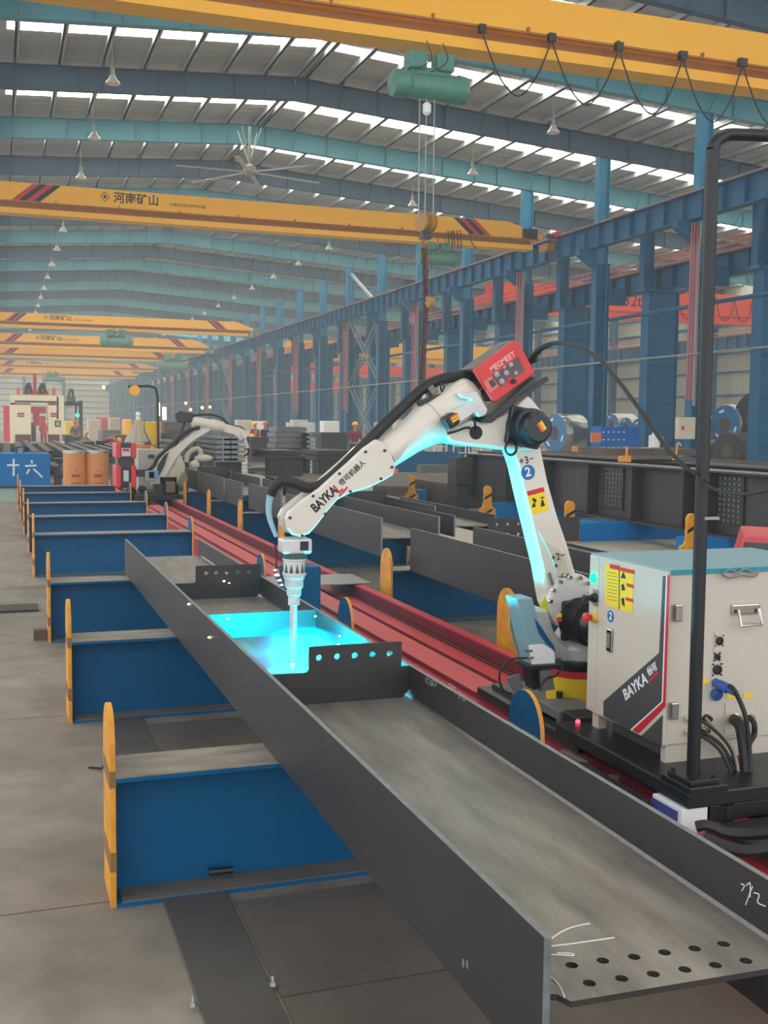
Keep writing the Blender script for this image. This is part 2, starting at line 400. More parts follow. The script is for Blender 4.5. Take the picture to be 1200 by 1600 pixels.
def runway(x, zt, h, name, label, y0=2, y1=225.5, m=BLUE_DK, group=None):
    o = thing(name, label, 'crane runway', (x, y0, zt - h), group)
    mb = MB().bar((x, y0, zt - h / 2), (x, y1, zt - h / 2), 0.014, h, (0, 0, 1))
    mb.bar((x, y0, zt - 0.012), (x, y1, zt - 0.012), 0.42, 0.024); mb.bar((x, y0, zt - h + 0.012), (x, y1, zt - h + 0.012), 0.34, 0.024)
    y = y0 + 0.3
    while y < y1: mb.box(x - 0.16, x + 0.16, y - 0.006, y + 0.006, zt - h, zt); y += 1.0
    mb.build('girder', m, o)
    MB().box(x - 0.05, x + 0.05, y0, y1, zt, zt + 0.1).build('rail', mat('rail_rust', (170, 112, 92), 0.6, 0.3), o)
    return o
runway(20.15, 8.86, 0.8, 'crane_runway', 'blue crane runway girder with rusty rail along the near column row')
r = runway(21.9, 7.25, 0.75, 'crane_runway', 'blue crane runway girder with three red conductor bars behind the column row')
for k in range(3): MB().box(21.42, 21.46, 4, 225, 7.22 + 0.17 * k, 7.27 + 0.17 * k).build('conductor_bar', CONDUCT, r)
for y in range(7, 220, 3): pass
r = runway(42.0, 7.3, 0.78, 'crane_runway', 'blue crane runway girder along the cream side wall')
MB().box(41.7, 41.74, 4, 225, 7.5, 7.56).build('conductor_bar', CONDUCT, r)
# second row: wide box columns with slim posts above them
def column_b(x, y):
    o = thing('box_column', None, 'column', (x, y, 0), 'wide columns of the second row')
    mb = MB().box(x - 0.6, x + 0.55, y - 0.17, y + 0.17, 0, 6.45)
    for xx in (x - 0.62, x + 0.57): mb.box(xx - 0.02, xx + 0.02, y - 0.24, y + 0.24, 0, 6.45)
    for z in (1.2, 2.6, 3.9, 5.2): mb.box(x - 0.62, x + 0.57, y - 0.24, y + 0.24, z, z + 0.03)
    mb.build('shaft', BLUE_DK, o, bevel=0.01)
    MB().box(x - 0.85, x + 0.8, y - 0.28, y + 0.28, 6.4, 6.5).build('cap_plate', BLUE_DK, o)
    MB().hsec((x - 0.62, y, 6.5), (x - 0.62, y, 8.5), 0.4, 0.3, up=(1, 0, 0)).build('upper_post', BLUE_DK, o)
    return o
yb_ = [27.1 + 6 * k for k in range(33)]
c0 = column_b(21.85, yb_[0]); c0['label'] = 'wide blue box column of the second row, %s' % ORD[0]
for k, y in enumerate(yb_[1:], 1): copy_tree(c0, (21.85, y, 0), 'wide blue box column of the second row, %s' % ORD[k])
# wall columns
def column_c(x, y):
    o = thing('wall_column', None, 'column', (x, y, 0), 'columns along the side wall')
    MB().hsec((x, y, 0), (x, y, 6.5), 0.7, 0.42, up=(1, 0, 0)).build('lower_shaft', BLUE_DK, o)
    MB().hsec((x + 0.9, y, 0), (x + 0.9, y, 10), 0.5, 0.36, up=(1, 0, 0)).build('upper_shaft', BLUE_DK, o)
    return o
yc = [47.0 + 6 * k for k in range(30)]
c0 = column_c(42.0, yc[0]); c0['label'] = 'dark blue column against the cream side wall, %s of its row' % ORD[0]
for k, y in enumerate(yc[1:], 1): copy_tree(c0, (42.0, y, 0), 'dark blue column against the cream side wall, %s of its row' % ORD[k])
BRACE = mat('brace_grey_blue', (96, 122, 138), 0.5)
# bracing between columns
def xbrace(x, ya_, yb2, z0, z1, label, m=PURLIN, double=False):
    o = thing('cross_brace', label, 'brace', (x, (ya_ + yb2) / 2, z0), 'cross braces')
    zm = (z0 + z1) / 2
    for p, q in (((x, ya_, z1), (x, yb2, zm)), ((x, yb2, z1), (x, ya_, zm)), ((x, ya_, zm), (x, yb2, z0)), ((x, yb2, zm), (x, ya_, z0))):
        mb = MB()
        for dx in (-0.11, 0.11): mb.bar(Vector(p) + Vector((dx, 0, 0)), Vector(q) + Vector((dx, 0, 0)), 0.07, 0.07)
        for t in [i / 10 for i in range(11)]:
            c = Vector(p).lerp(Vector(q), t); mb.bar(c - Vector((0.11, 0, 0)), c + Vector((0.11, 0, 0)), 0.02, 0.02)
        mb.build('diagonal', m, o)
    return o
xbrace(20.6, 59.3, 65.0, 0.2, 8.0, 'grey lattice cross brace between two columns above the worker in the hard hat', BRACE)
xbrace(20.6, 101.2, 107.0, 0.2, 8.0, 'grey lattice cross brace between two columns, farther one', BRACE)
xbrace(42.2, 47.4, 53.0, 0.2, 6.5, 'dark cross brace in front of the cream side wall', BLUE_DK)
o = thing('cross_brace', 'pale diagonal brace above the runway beside the two teal column tops', 'brace', (20.6, 50, 8.9)); MB().bar(at(549, 428, x=20.6), at(582, 466, x=20.6), 0.14, 0.14).build('diagonal', PURLIN, o)
tag(MB().tube([(21.2, y, 5.65) for y in (8, 60, 225)], 0.07, 8, False).build('tie_pipe', BLUE_DK), 'long blue pipe strung along the columns below the runway', 'pipe')
tag(MB().tube([(20.2, y, 3.99) for y in (8, 60, 225)], 0.03, 6, False).build('steel_cable', GREY), 'long thin cable strung along the columns at head height above workers', 'cable')

# ---------------------------------------------------------------- pendant lamps
def lamp(label, group):
    o = thing('pendant_lamp', label, 'lamp', (0, 0, 0), group)
    MB().lathe((0, 0, 0), (0, 0, 1), [(0, 0.2), (0.04, 0.19), (0.13, 0.11), (0.2, 0.08), (0.24, 0.05)], 16).build('shade', mat('spun_aluminium', (226, 226, 216), 0.3, 0.4), o, True)
    MB().lathe((0, 0, 0.24), (0, 0, 1), [(0, 0.065), (0.16, 0.065), (0.2, 0.03)], 12).build('ballast', GREY, o)
    MB().cyl((0, 0, 0.44), (0, 0, 1.1), 0.012, n=6).build('hanger', GREY, o)
    return o
lp = lamp('', 'pendant lamps under the roof')
first = True
for side, xx in (('left', 2.95), ('right', 16.0)):
    for k in range(16):
        y = 30.3 + 6 * k
        z = 10.6
        lab = 'metal bell pendant lamp, %s in the %s row' % (ORD[k], 'ridge-side left' if side == 'left' else 'column-side right')
        if first: lp.location = (xx, y, z); lp['label'] = lab; first = False
        else: copy_tree(lp, (xx, y, z), lab)

# ---------------------------------------------------------------- ceiling fan
F = Vector((8.53, 39.0, 10.6))
o = thing('ceiling_fan', 'large white ceiling fan with long thin blades hanging under the ridge', 'fan', F)
MB().lathe(F, (0, 0, 1), [(-0.1, 0.16), (0, 0.22), (0.2, 0.22), (0.3, 0.1)], 14).build('motor', GREY, o)
MB().cyl(F + Vector((0, 0, 0.3)), F + Vector((0, 0, 1.6)), 0.05).build('drop_rod', GREY, o)
for k in range(4):
    d = Vector((math.cos(R(-20 + 60 * k if False else k * 60 - 12)), math.sin(R(k * 60 - 12)), 0))
for k in range(6):
    a = R(k * 60 + 8); d = Vector((math.cos(a), math.sin(a), 0))
    MB().bar(F + d * 0.2 + Vector((0, 0, 0.02)), F + d * 2.7 - Vector((0, 0, 0.06)), 0.16, 0.02).build('blade', PURLIN, o)
for k in range(4):
    a = R(k * 90 + 45); MB().bar(F + Vector((0, 0, 0.3)), F + Vector((math.cos(a) * 0.5, math.sin(a) * 0.5, 1.5)), 0.03, 0.03).build('stay', GREY, o)

# ---------------------------------------------------------------- overhead cranes
def crane(y, zbot, x0, x1, label, m=CRANE, group='yellow overhead cranes', H=1.1, text=True, stripes=True, detail=True):
    """single girder crane; its camera side looks to -y"""
    o = thing('overhead_crane', label, 'crane', ((x0 + x1) / 2, y, zbot), group)
    s = H / 1.1; xe = x1 - 1.9
    def prof(x, zs=0):
        return [(x, y - 0.3, zbot + 0.42 * s + zs), (x, y - 0.3, zbot + H), (x, y + 0.3, zbot + H), (x, y + 0.3, zbot + 0.42 * s + zs)]
    mb = MB()
    mb.rings([prof(x0), prof(xe), [(x1 - 0.5, y - 0.3, zbot + 0.42 * s), (x1 - 0.5, y - 0.3, zbot + 0.62 * s), (x1 - 0.5, y + 0.3, zbot + 0.62 * s), (x1 - 0.5, y + 0.3, zbot + 0.42 * s)]])
    mb.build('box_girder', m, o)
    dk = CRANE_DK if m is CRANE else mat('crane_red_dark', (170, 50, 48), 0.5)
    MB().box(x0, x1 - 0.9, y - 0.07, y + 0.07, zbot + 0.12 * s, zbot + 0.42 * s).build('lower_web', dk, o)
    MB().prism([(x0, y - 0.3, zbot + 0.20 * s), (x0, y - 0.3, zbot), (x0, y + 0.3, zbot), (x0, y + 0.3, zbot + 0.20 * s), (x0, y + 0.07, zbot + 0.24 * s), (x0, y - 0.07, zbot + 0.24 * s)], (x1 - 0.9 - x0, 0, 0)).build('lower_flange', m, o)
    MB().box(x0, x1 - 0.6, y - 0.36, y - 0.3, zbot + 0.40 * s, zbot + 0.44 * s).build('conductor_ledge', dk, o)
    MB().box(x1 - 0.3, x1 + 0.02, y - 0.35, y + 0.35, zbot + 0.02, zbot + 0.3).build('end_carriage', dk, o)
    if detail:
        MB().box(x1 - 1.35, x1 - 0.75, y - 0.42, y - 0.3, zbot + 0.45 * s, zbot + 0.85 * s).build('control_box', BLACKM, o, bevel=0.02)
        MB().box(x1 - 0.05, x1 + 0.3, y - 0.5, y - 0.2, zbot + 0.4, zbot + 0.72).build('buffer', REDM, o, bevel=0.02)
        MB().cyl((x1 - 0.3, y - 0.35, zbot + 0.55), (x1 - 0.05, y - 0.35, zbot + 0.55), 0.1).build('drive_motor', BLACKM, o)
    if stripes:
        for sx, d in ((x0, 1), (x1 - 3.4, -1)):
            bx = STRIPEX0 if d == 1 else x1 - 3.5
            for j, mm in enumerate((REDP, BLACKP, REDP, BLACKP) if d == 1 else (BLACKP, REDP, BLACKP, REDP)):
                w = 0.22; xa = bx + j * w; sh = 0.75 * s * d
                if d == 1: xa -= 0.1
                zt, zl = zbot + H - 0.01, zbot + 0.46 * s
                q = [(xa, y - 0.302, zl), (xa + w, y - 0.302, zl), (xa + w + sh, y - 0.302, zt), (xa + sh, y - 0.302, zt)]
                if mm is BLACKP and j in (0, 3) and False: continue
                MB().prism(q, (0, -0.002, 0)).build('stripe', mm if not (mm is BLACKP and j == 3) else BLACKP, o)
    if text:
        t = o
        lettering('河南矿山', (3.65, y - 0.305, zbot + 0.80 * s), (1, 0, 0), (0, 0, 1), 0.42 * s, BLACKP, t, bold=0.02)
        lettering('HENANMINE', (5.5, y - 0.305, zbot + 0.72 * s), (1, 0, 0), (0, 0, 1), 0.17 * s, BLACKP, t, xs=1.4)
        lettering('◈', (3.2, y - 0.305, zbot + 0.80 * s), (1, 0, 0), (0, 0, 1), 0.36 * s, BLACKP, t)
    for xx in [x0 + 2.0 * i + 0.8 for i in range(int((x1 - x0 - 2) / 2))] if detail else []:
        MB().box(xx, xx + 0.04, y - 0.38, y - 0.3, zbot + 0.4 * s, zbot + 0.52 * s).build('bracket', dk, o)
    return o
STRIPEX0 = 0.55
crane(20.05, 8.9, -3.0, 20.0, 'big yellow overhead crane crossing the top of the hall, nearest of the cranes', H=1.14, text=False, stripes=False)
crane(37.9, 8.36, -3.0, 20.0, 'yellow overhead crane with red black stripes and large lettering, second from the front', H=0.98)
crane(88, 8.75, -3.0, 20.0, 'yellow overhead crane just above the green hoist, third from the front', detail=False, H=1.1)
crane(108, 8.5, -3.0, 20.0, 'yellow overhead crane, fourth from the front', detail=False, H=1.3)
crane(122, 8.35, -3.0, 20.0, 'yellow overhead crane, fifth from the front', detail=False, H=1.0, text=False)
crane(146, 8.3, -3.0, 20.0, 'yellow overhead crane, sixth from the front', detail=False, H=0.98)
crane(166, 8.1, -3.0, 20.0, 'yellow overhead crane nearest the end wall', detail=False, H=1.1, text=False)
# cranes of the neighbouring bay
def side_crane(y, zbot, H, m, label, x0=22.3, x1=41.9, text=None):
    o = thing('overhead_crane', label, 'crane', (32, y, zbot), 'cranes of the neighbouring bay')
    MB().rings([[(x0, y - 0.35, zbot + 0.62 * H), (x0, y - 0.35, zbot + 0.95 * H), (x0, y + 0.35, zbot + 0.95 * H), (x0, y + 0.35, zbot + 0.62 * H)]] +
               [[(xx, y - 0.35, zbot), (xx, y - 0.35, zbot + H), (xx, y + 0.35, zbot + H), (xx, y + 0.35, zbot)] for xx in (x0 + 2.4, x1 - 2.4)] +
               [[(x1, y - 0.35, zbot + 0.62 * H), (x1, y - 0.35, zbot + 0.95 * H), (x1, y + 0.35, zbot + 0.95 * H), (x1, y + 0.35, zbot + 0.62 * H)]]).build('box_girder', m, o)
    MB().box(x0 + 1, x1 - 1, y - 0.4, y - 0.35, zbot + 0.22 * H, zbot + 0.26 * H).build('rail', mat('crane_red_dark', (170, 50, 48), 0.5), o)
    MB().box(x0 - 0.1, x0 + 0.3, y - 1.6, y + 1.6, zbot + 0.3 * H, zbot + 0.6 * H).build('end_carriage', m, o)
    if text: lettering(text, (29.55, y - 0.36, zbot + 0.6 * H), (1, 0, 0), (0, 0, 1), 0.85, BLACKP, o)
    return o
rc = side_crane(48.5, 7.15, 1.5, CRANE_RED, 'orange red overhead crane lettered 32t beyond the column row', text='32t')
for k in range(9):
    xx = 31.6 + 1.15 * k
    MB().tube([(xx, 48.05, 8.45), (xx + 0.2, 48.05, 7.6), (xx + 0.55, 48.05, 7.3), (xx + 0.9, 48.05, 7.6), (xx + 1.1, 48.05, 8.45)], 0.025, 6).build('festoon_cable', RUBBER, rc)
side_crane(88, 7.0, 1.6, CRANE, 'yellow overhead crane in the neighbouring bay, seen between the columns')
side_crane(96, 6.2, 0.9, CRANE_RED, 'red overhead crane in the neighbouring bay, below the yellow one')
side_crane(130, 5.6, 1.4, CRANE_RED, 'red overhead crane far down the neighbouring bay')

def hoist(p, s, label):
    p = Vector(p); o = thing('electric_hoist', label, 'hoist', p, None)
    def v(a, b, c): return p + Vector((a, b, c)) * s
    MB().lathe(v(-0.75, 0, -0.55), (1, 0, 0), [(0, 0.2 * s), (0.04 * s, 0.27 * s), (0.35 * s, 0.28 * s), (0.4 * s, 0.24 * s), (1.4 * s, 0.26 * s), (1.45 * s, 0.3 * s), (1.62 * s, 0.28 * s), (1.68 * s, 0.16 * s)], 18).build('drum', HOIST, o, True)
    for a in (-0.22, 0.38):
        MB().box(*[c for ab in zip(v(a - 0.2, -0.2, -0.26), v(a + 0.2, 0.2, 0.1)) for c in ab]).build('trolley', HOIST, o, bevel=0.05 * s)
    MB().box(*[c for ab in zip(v(-0.35, -0.12, -0.35), v(0.5, 0.12, -0.2)) for c in ab]).build('frame', HOIST, o)
    for a in (-0.1, 0.25): MB().tube([v(a, -0.3, 0.25), v(a + 0.1, -0.32, -0.1), v(a - 0.25, -0.28, -0.35)], 0.012 * s, 6).build('cable', RUBBER, o)
    return o
hoist(at(665, 92, y=19.6), 0.92, 'green electric hoist hanging from the nearest yellow crane')
hoist(at(681, 383, y=37.5), 0.9, 'green electric hoist under the crane with large lettering')
hoist(at(179, 518, y=87.4), 1.5, 'green electric hoist under the third yellow crane')
hoist(at(268, 556, y=121.4), 2.0, 'green electric hoist under the fifth yellow crane beside the runway')
hoist(at(80, 583, y=165.4), 1.6, 'green electric hoist under the crane nearest the end wall')
# festoon cables of the nearest crane
o = thing('festoon_cable_line', 'row of drooping black festoon cables along the nearest yellow crane', 'cable', at(900, 80, y=19.6))
hp = [(753, 46), (862, 60), (967, 74), (1067, 88), (1160, 99), (1262, 113)]
for (a, b), (c, d) in zip(hp, hp[1:]):
    pts = [at(a + (c - a) * t, b + (d - b) * t + 96 * math.sin(math.pi * t) ** 0.9, y=19.6) for t in (0, 0.08, 0.25, 0.45, 0.6, 0.8, 0.93, 1)]
    MB().tube(pts, 0.017, 6).build('loop', RUBBER, o)
for a, b in hp: MB().box(*[c for ab in zip(at(a - 3, b + 3, y=19.58), at(a + 3, b - 5, y=19.7)) for c in ab]).build('hanger', BLACKM, o)
o = thing('festoon_cable_line', 'cluster of hanging cables under the crane with large lettering', 'cable', at(705, 370, y=37.4))
for a in (700, 705, 709, 714, 719, 735): MB().tube([at(a, 360, y=37.4), at(a + 1, 376, y=37.4), at(a + 2 + (6 if a == 735 else 0), 388, y=37.4)], 0.02, 6).build('loop', RUBBER, o)
# ropes, hook block and chain of the nearest crane
o = thing('hook_block', 'yellow twin pulley hook block on ropes above the robot', 'hook', at(665, 360, y=19.6))
for a, b in ((656, 654), (667, 664), (679, 677)): MB().tube([at(a, 122, y=19.6), at(b, 345, y=19.6)], 0.012, 6, False).build('rope', GREY, o)
for a in (659, 671):
    c = at(a, 348, y=19.6); MB().lathe(c - Vector((0.05, 0.03, 0)), (1, 0.35, 0), [(0, 0.1), (0.01, 0.17), (0.05, 0.17), (0.06, 0.14), (0.1, 0.14), (0.11, 0.17), (0.14, 0.1)], 20).build('pulley', mat('ochre_pulley', (176, 128, 60), 0.5), o)
MB().box(*[c for ab in zip(at(661, 372, y=19.55), at(669, 350, y=19.75)) for c in ab]).build('cheek_plate', BLACKM, o)
MB().tube([at(664, 372, y=19.6), at(660, 380, y=19.6), at(663, 387, y=19.6), at(668, 383, y=19.6)], 0.03, 8).build('hook', mat('hook_rust', (150, 96, 60), 0.5, 0.3), o)
MB().lathe(at(667, 170, y=19.6) - Vector((0, 0, 0.12)), (0, 0, 1), [(0, 0.04), (0.05, 0.08), (0.2, 0.08), (0.24, 0.03)], 10).build('limit_weight', WHITEP, o)
def chain(name, label, pts, r=0.02, link=0.09, m=GREY):
    mb = MB(); L = 0
    for (p, q) in zip(pts, pts[1:]):
        n = int((q - p).length / link); d = (q - p).normalized()
        for i in range(n):
            c = p.lerp(q, (i + 0.5) / n); u = d.orthogonal().normalized() if i % 2 else d.cross(d.orthogonal()).normalized()
            ring = [c + d * math.cos(t) * link * 0.68 + u * math.sin(t) * link * 0.34 for t in [2 * math.pi * k / 8 for k in range(8)]]
            mb.tube(ring + [ring[0]], r, 4, False)
    return tag(mb.build(name, m), label, 'chain')
cm = mat('sling_chain', (120, 64, 60), 0.5, 0.4)
chain('lifting_chain', 'long lifting chain hanging below the hook block, darker strand', [at(661, 388, y=19.6), at(664, 470, y=19.6), at(656, 620, y=19.6)], m=mat('chain_dark', (70, 66, 66), 0.5, 0.5))
chain('lifting_chain', 'long reddish lifting chain hanging below the hook block, beside the darker strand', [at(666, 390, y=19.6), at(667, 466, y=19.6), at(663, 560, y=19.6), at(661, 626, y=19.6)], m=cm)
c = at(671, 472, y=19.55); tag(MB().lathe(c - Vector((0.06, 0, 0)), (1, 0.4, 0), [(0, 0.05), (0.01, 0.11), (0.12, 0.11), (0.13, 0.05)], 16).build('chain_pulley', mat('ochre_pulley', (176, 128, 60), 0.5)), 'small yellow chain pulley halfway down the lifting chains', 'pulley')

# ================================================================ working area
def plate2d(outline, holes, tf, th, n=16):
    """flat plate with real holes: 2D outline and (x, y, r) holes, tf(u, v, w) -> point, w runs through the thickness"""
    bm = bmesh.new(); edges = []
    def loop(pts):
        vs = [bm.verts.new((p[0], p[1], 0)) for p in pts]
        edges.extend(bm.edges.new((vs[i], vs[(i + 1) % len(vs)])) for i in range(len(vs)))
    loop(outline)
    for x, y, r in holes: loop([(x + r * math.cos(2 * math.pi * k / n), y + r * math.sin(2 * math.pi * k / n)) for k in range(n)])
    bmesh.ops.triangle_fill(bm, edges=edges, use_beauty=True, normal=(0, 0, 1))
    ret = bmesh.ops.extrude_face_region(bm, geom=bm.faces[:])
    for v in [g for g in ret['geom'] if isinstance(g, bmesh.types.BMVert)]: v.co.z = th
    for v in bm.verts: v.co = Vector(tf(*v.co))
    mb = MB(); mb.bm.free(); mb.bm = bm; return mb

# plates and strips lying on the floor
FPL = mat('floor_steel_plate', (104, 98, 90), 0.5, 0.3, (78, 73, 68), 1.6, 0.9, (1, 1, 1), 0.08)
tag(MB().box(0.52, 0.745, 0.4, 8.3, 0, 0.012).build('floor_strip', FPL, bevel=0.002), 'long narrow steel strip on the floor passing under the near trestles', 'steel strip')
FPB = mat('brown_floor_plate', (116, 106, 95), 0.55, 0.15, (86, 79, 71), 2.2, 0.9, (1, 1, 1), 0.1)
tag(MB().box(0.76, 2.2, 4.15, 6.1, 0, 0.008).build('floor_plate', FPB), 'dark steel floor plate between the two nearest trestles', 'steel plate')
tag(MB().box(0.76, 2.2, 3.02, 3.7, 0, 0.008).build('floor_plate', FPB), 'brown steel floor plate just in front of the nearest trestle', 'steel plate')
tag(MB().box(0.76, 2.2, 1.0, 3.01, 0, 0.008).build('floor_plate', FPB), 'brown steel floor plate under the near end of the large beam', 'steel plate')
p0 = at(6, 948, z=0); tag(MB().box(p0.x - 2.5, 0.3, p0.y - 0.35, p0.y, 0, 0.02).build('floor_plate', STEEL), 'narrow dark steel plate lying on the floor left of the trestles', 'steel plate')
o = tag(MB().tube([at(139, 1199, z=0.01), at(150, 1200, z=0.01), at(159, 1200, z=0.012), at(162, 1195, z=0.03)], 0.006, 6).build('bent_rod', BLACKM), 'short bent black rod on the floor beside the nearest trestle', 'rod')
for (a, b), l in (((302, 1573), 'small nut on the floor at the near end of the steel strip'), ((427, 1541), 'small bolt on the floor right of the steel strip'), ((166, 1168), 'small bolt on the floor behind the nearest yellow plate')):
    c = at(a, b, z=0.012); tag(MB().lathe(c, (0, 0.3, 1), [(0, 0.012), (0.012, 0.012), (0.013, 0.006), (0.03, 0.006)], 6).build('bolt', GREY), l, 'bolt')
tag(MB().cyl(at(328, 1366, z=0.055) + Vector((0, 0.02, 0)), at(366, 1362, z=0.055) + Vector((0, 0.02, 0)), 0.013).build('steel_offcut', BLACKM), 'short dark bar lying on the lower flange of the nearest trestle', 'bar')
tag(MB().box(0.22, 0.36, 8.75, 8.83, 0, 0.08).build('steel_offcut', STEEL_RUST), 'small brown block against the third yellow end plate', 'block')
c = [at(160, 903, z=0.03), at(300, 897, z=0.02)]
tag(MB().bar(at(165, 903, z=0.03), at(262, 893, z=0.04), 0.06, 0.03).build('steel_offcut', STEEL_RUST), 'rusty flat bar lying on the floor behind the third trestle', 'bar')
# floor paint
struct(MB().box(at(0, 765, z=0).x - 6, 0.3, at(20, 783, z=0).y, at(20, 764, z=0).y, 0, 0.003).build('floor_paint', mat('green_floor_paint', (110, 142, 130), 0.6, 0, (130, 146, 134), 2, 0.9)))
q = [at(690, 845, z=0), at(800, 852, z=0), at(820, 825, z=0), at(730, 820, z=0)]
struct(MB().prism([Vector((p.x, p.y, 0.003)) for p in q], (0, 0, -0.002)).build('floor_paint', MATS['green_floor_paint']))
struct(MB().box(6.4, 40, 9, 60, 0, 0.004).build('floor_slab', mat('pale_floor', (188, 182, 170), 0.6, 0, (150, 144, 134), 0.5, 0.8)))
FLP = mat('floor_scuff', (96, 94, 92), 0.5, 0.2, (60, 60, 62), 8, 0.9)

# ---------------------------------------------------------------- trestles
TZ = 0.463
def end_plate(x, sgn, y, apex, w, inner=BLUE):
    n = 12; r = w / 2; pts = [(x, y - r, -0.005 + 0.005), (x, y + r, 0)]
    for k in range(n + 1):
        a = math.pi * k / n; pts.append((x, y + r * math.cos(a), apex - r * 1.15 + r * 1.15 * math.sin(a)))
    mb = MB().prism(pts, (0.02 * sgn, 0, 0)); return mb
def trestle(x0, x1, y, label, group, apL=0.69, apR=0.63, left=True, right=True, wL=0.26, wR=0.29, zt=TZ):
    o = thing('trestle', label, 'trestle', ((x0 + x1) / 2, y, 0), group)
    mb = MB().hsec((x0, y, zt / 2), (x1, y, zt / 2), zt, 0.27, 0.014, 0.012)
    mb.build('beam', BLUE, o)
    MB().box(x0, x1, y - 0.132, y + 0.132, zt, zt + 0.003).build('flange_top', WORN, o)
    MB().box(x0 + 0.02, x1 - 0.02, y - 0.13, y - 0.01, 0.014, 0.018).build('dusty_ledge', mat('dusty_ledge', (118, 110, 98), 0.7, 0, (84, 80, 76), 6, 0.9), o)
    if left: end_plate(x0, -1, y, apL, wL).build('end_plate', [YEL, BLUE], o, bevel=0.002, remat=lambda f: 1 if f.normal.x > 0.9 else 0)
    if right: end_plate(x1, 1, y, apR, wR).build('end_plate', [YEL, BLUE], o, bevel=0.002, remat=lambda f: 1 if f.normal.x < -0.9 else 0)
    for (z0, z1) in (((.43, .49), (.13, .2)) if label.endswith((ORD[0], ORD[1])) and x0 < 1 else ()):
        MB().box(x0 - .0215, x0 + .001, y - wL / 2 - .0015, y + wL / 2 - .03, z0, z1).build('grime_band', mat('brown_grime', (120, 92, 60), .7, 0, (150, 108, 50), 14, .8), o)
    return o
LY = [3.92, 6.39, 8.76, 12.48, 14.83, 17.24, 19.64, 21.74]
XLs = [0.36, 0.36, 0.345, 0.335, 0.335, 0.325, 0.32, 0.31]
for k, y in enumerate(LY):
    trestle(XLs[k], [2.0, 2.0, 2.01, 2.04, 2.09, 2.12, 2.14, 2.1][k], y, 'blue welding trestle with yellow rounded end plates left of the red track, %s' % ORD[k], 'trestles left of the red track', 0.69 if k != 0 else 0.70, right=(k != 7))
for k, y in enumerate(LY[1:7]):
    trestle(3.13, 4.65, y, 'blue trestle with yellow rounded end plates right of the red track, %s' % ORD[k], 'trestles right of the red track', 0.645, 0.645, wL=0.27)

# ---------------------------------------------------------------- red track
o = thing('robot_track', 'long red floor track carrying the welding robot', 'track', (2.6, 12, 0))
YA, YB = 0.6, 27.0
MB().box(2.256, 2.27, YA, YB, 0, 0.27).build('side_plate', RED, o)
MB().box(2.24, 2.33, YA, YB, 0.27, 0.283).build('lower_strip', RED, o)
MB().box(2.325, 2.50, YA, 18.5, 0.283, 0.312).build('top_plate', RED, o)
MB().box(2.322, 2.325, YA, 18.5, 0.283, 0.311).build('shaded_side', RED_DK, o)  # thin strip of darker red, painted as the shade on this face
MB().box(2.50, 2.51, YA, YB, 0.02, 0.312).build('inner_web', RED_DK, o)
MB().box(2.3, 2.95, YA, YB, 0.0, 0.03).build('bed_plate', mat('near_black_bed', (40, 36, 38), 0.5), o)  # near-black bed closing the gap between the two track beams
MB().box(2.75, 2.905, YA, YB, 0.185, 0.2).build('lower_strip', RED, o)
MB().box(2.905, 2.915, YA, YB, 0.0, 0.294).build('inner_web', RED_DK, o)
MB().box(2.905, 2.975, YA, YB, 0.294, 0.306).build('top_plate', RED, o)
MB().tube([(2.885, y, 0.21) for y in (YA, 8, YB)], 0.007, 6, False).build('cable', RUBBER, o)
MB().box(2.62, 2.66, YA, 18.0, 0.03, 0.09).build('rail', STEEL, o)
for k in range(30):
    y = YA + 0.9 * k; MB().box(2.2, 2.26, y, y + 0.01, 0, 0.27).build('gusset', RED, o) if k % 3 == 0 else None
g0 = at(520, 868, z=0.32)
tag(MB().box(2.0, 3.05, 8.95, 9.55, 0.313, 0.321).build('cover_plate', mat('grey_cover', (150, 150, 150), 0.45, 0.3)), 'grey steel cover plate lying across the red track', 'steel plate')
tag(MB().box(1.98, 2.24, 7.75, 7.98, 0.0, 0.64).build('steel_block', BLUE, bevel=0.004), 'upright blue steel block beside the track behind the welding head', 'block')
tag(MB().hsec((1.5, 8.3, TZ + 0.02), (1.5, 9.4, TZ + 0.02), 0.03, 0.03).build('steel_offcut', STEEL), 'small steel offcut at the far end of the workpiece', 'bar')

# ---------------------------------------------------------------- workpiece: H beam lying on its side
def S(x, y, z): return Vector((x * 1.029, y * 1.029, CAM_H + (z - CAM_H) * 1.029))
W = thing('steel_beam', 'large dark steel H beam on the trestles being welded, with cross plates inside', 'steel beam', S(1.19, 5.2, 0.49))
def flange(xa, ya, yb, name='flange'):
    mb = MB().hexa([S(xa, ya, .5025), S(xa + .016, ya, .5025), S(xa + .016, yb, .5025), S(xa, yb, .5025), S(xa, ya, .781), S(xa + .016, ya, .781), S(xa + .016, yb, .781), S(xa, yb, .781)])
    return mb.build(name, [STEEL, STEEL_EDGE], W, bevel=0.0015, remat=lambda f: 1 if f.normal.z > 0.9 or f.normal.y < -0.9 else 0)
flange(.912, 1.69, 8.72); flange(1.467, 1.69, 8.6)
ol = [(.928, 1.715), (.95, 1.705), (.962, 1.675), (1.465, 1.66), (1.467, 8.5), (.928, 8.5)]
hl = [(1.029, 1.793), (1.096, 1.79), (1.163, 1.784), (1.231, 1.781), (1.298, 1.776), (1.366, 1.774), (1.027, 1.722), (1.094, 1.718), (1.161, 1.714), (1.229, 1.71), (1.296, 1.706), (1.364, 1.702)]
plate2d(ol, [(a, b, .0125) for a, b in hl], lambda u, v, w: S(u, v, .648 + w), .012, 20).build('web', [STEEL_WEB, STEEL], W, remat=lambda f: 0 if f.normal.z > 0.5 else 1)
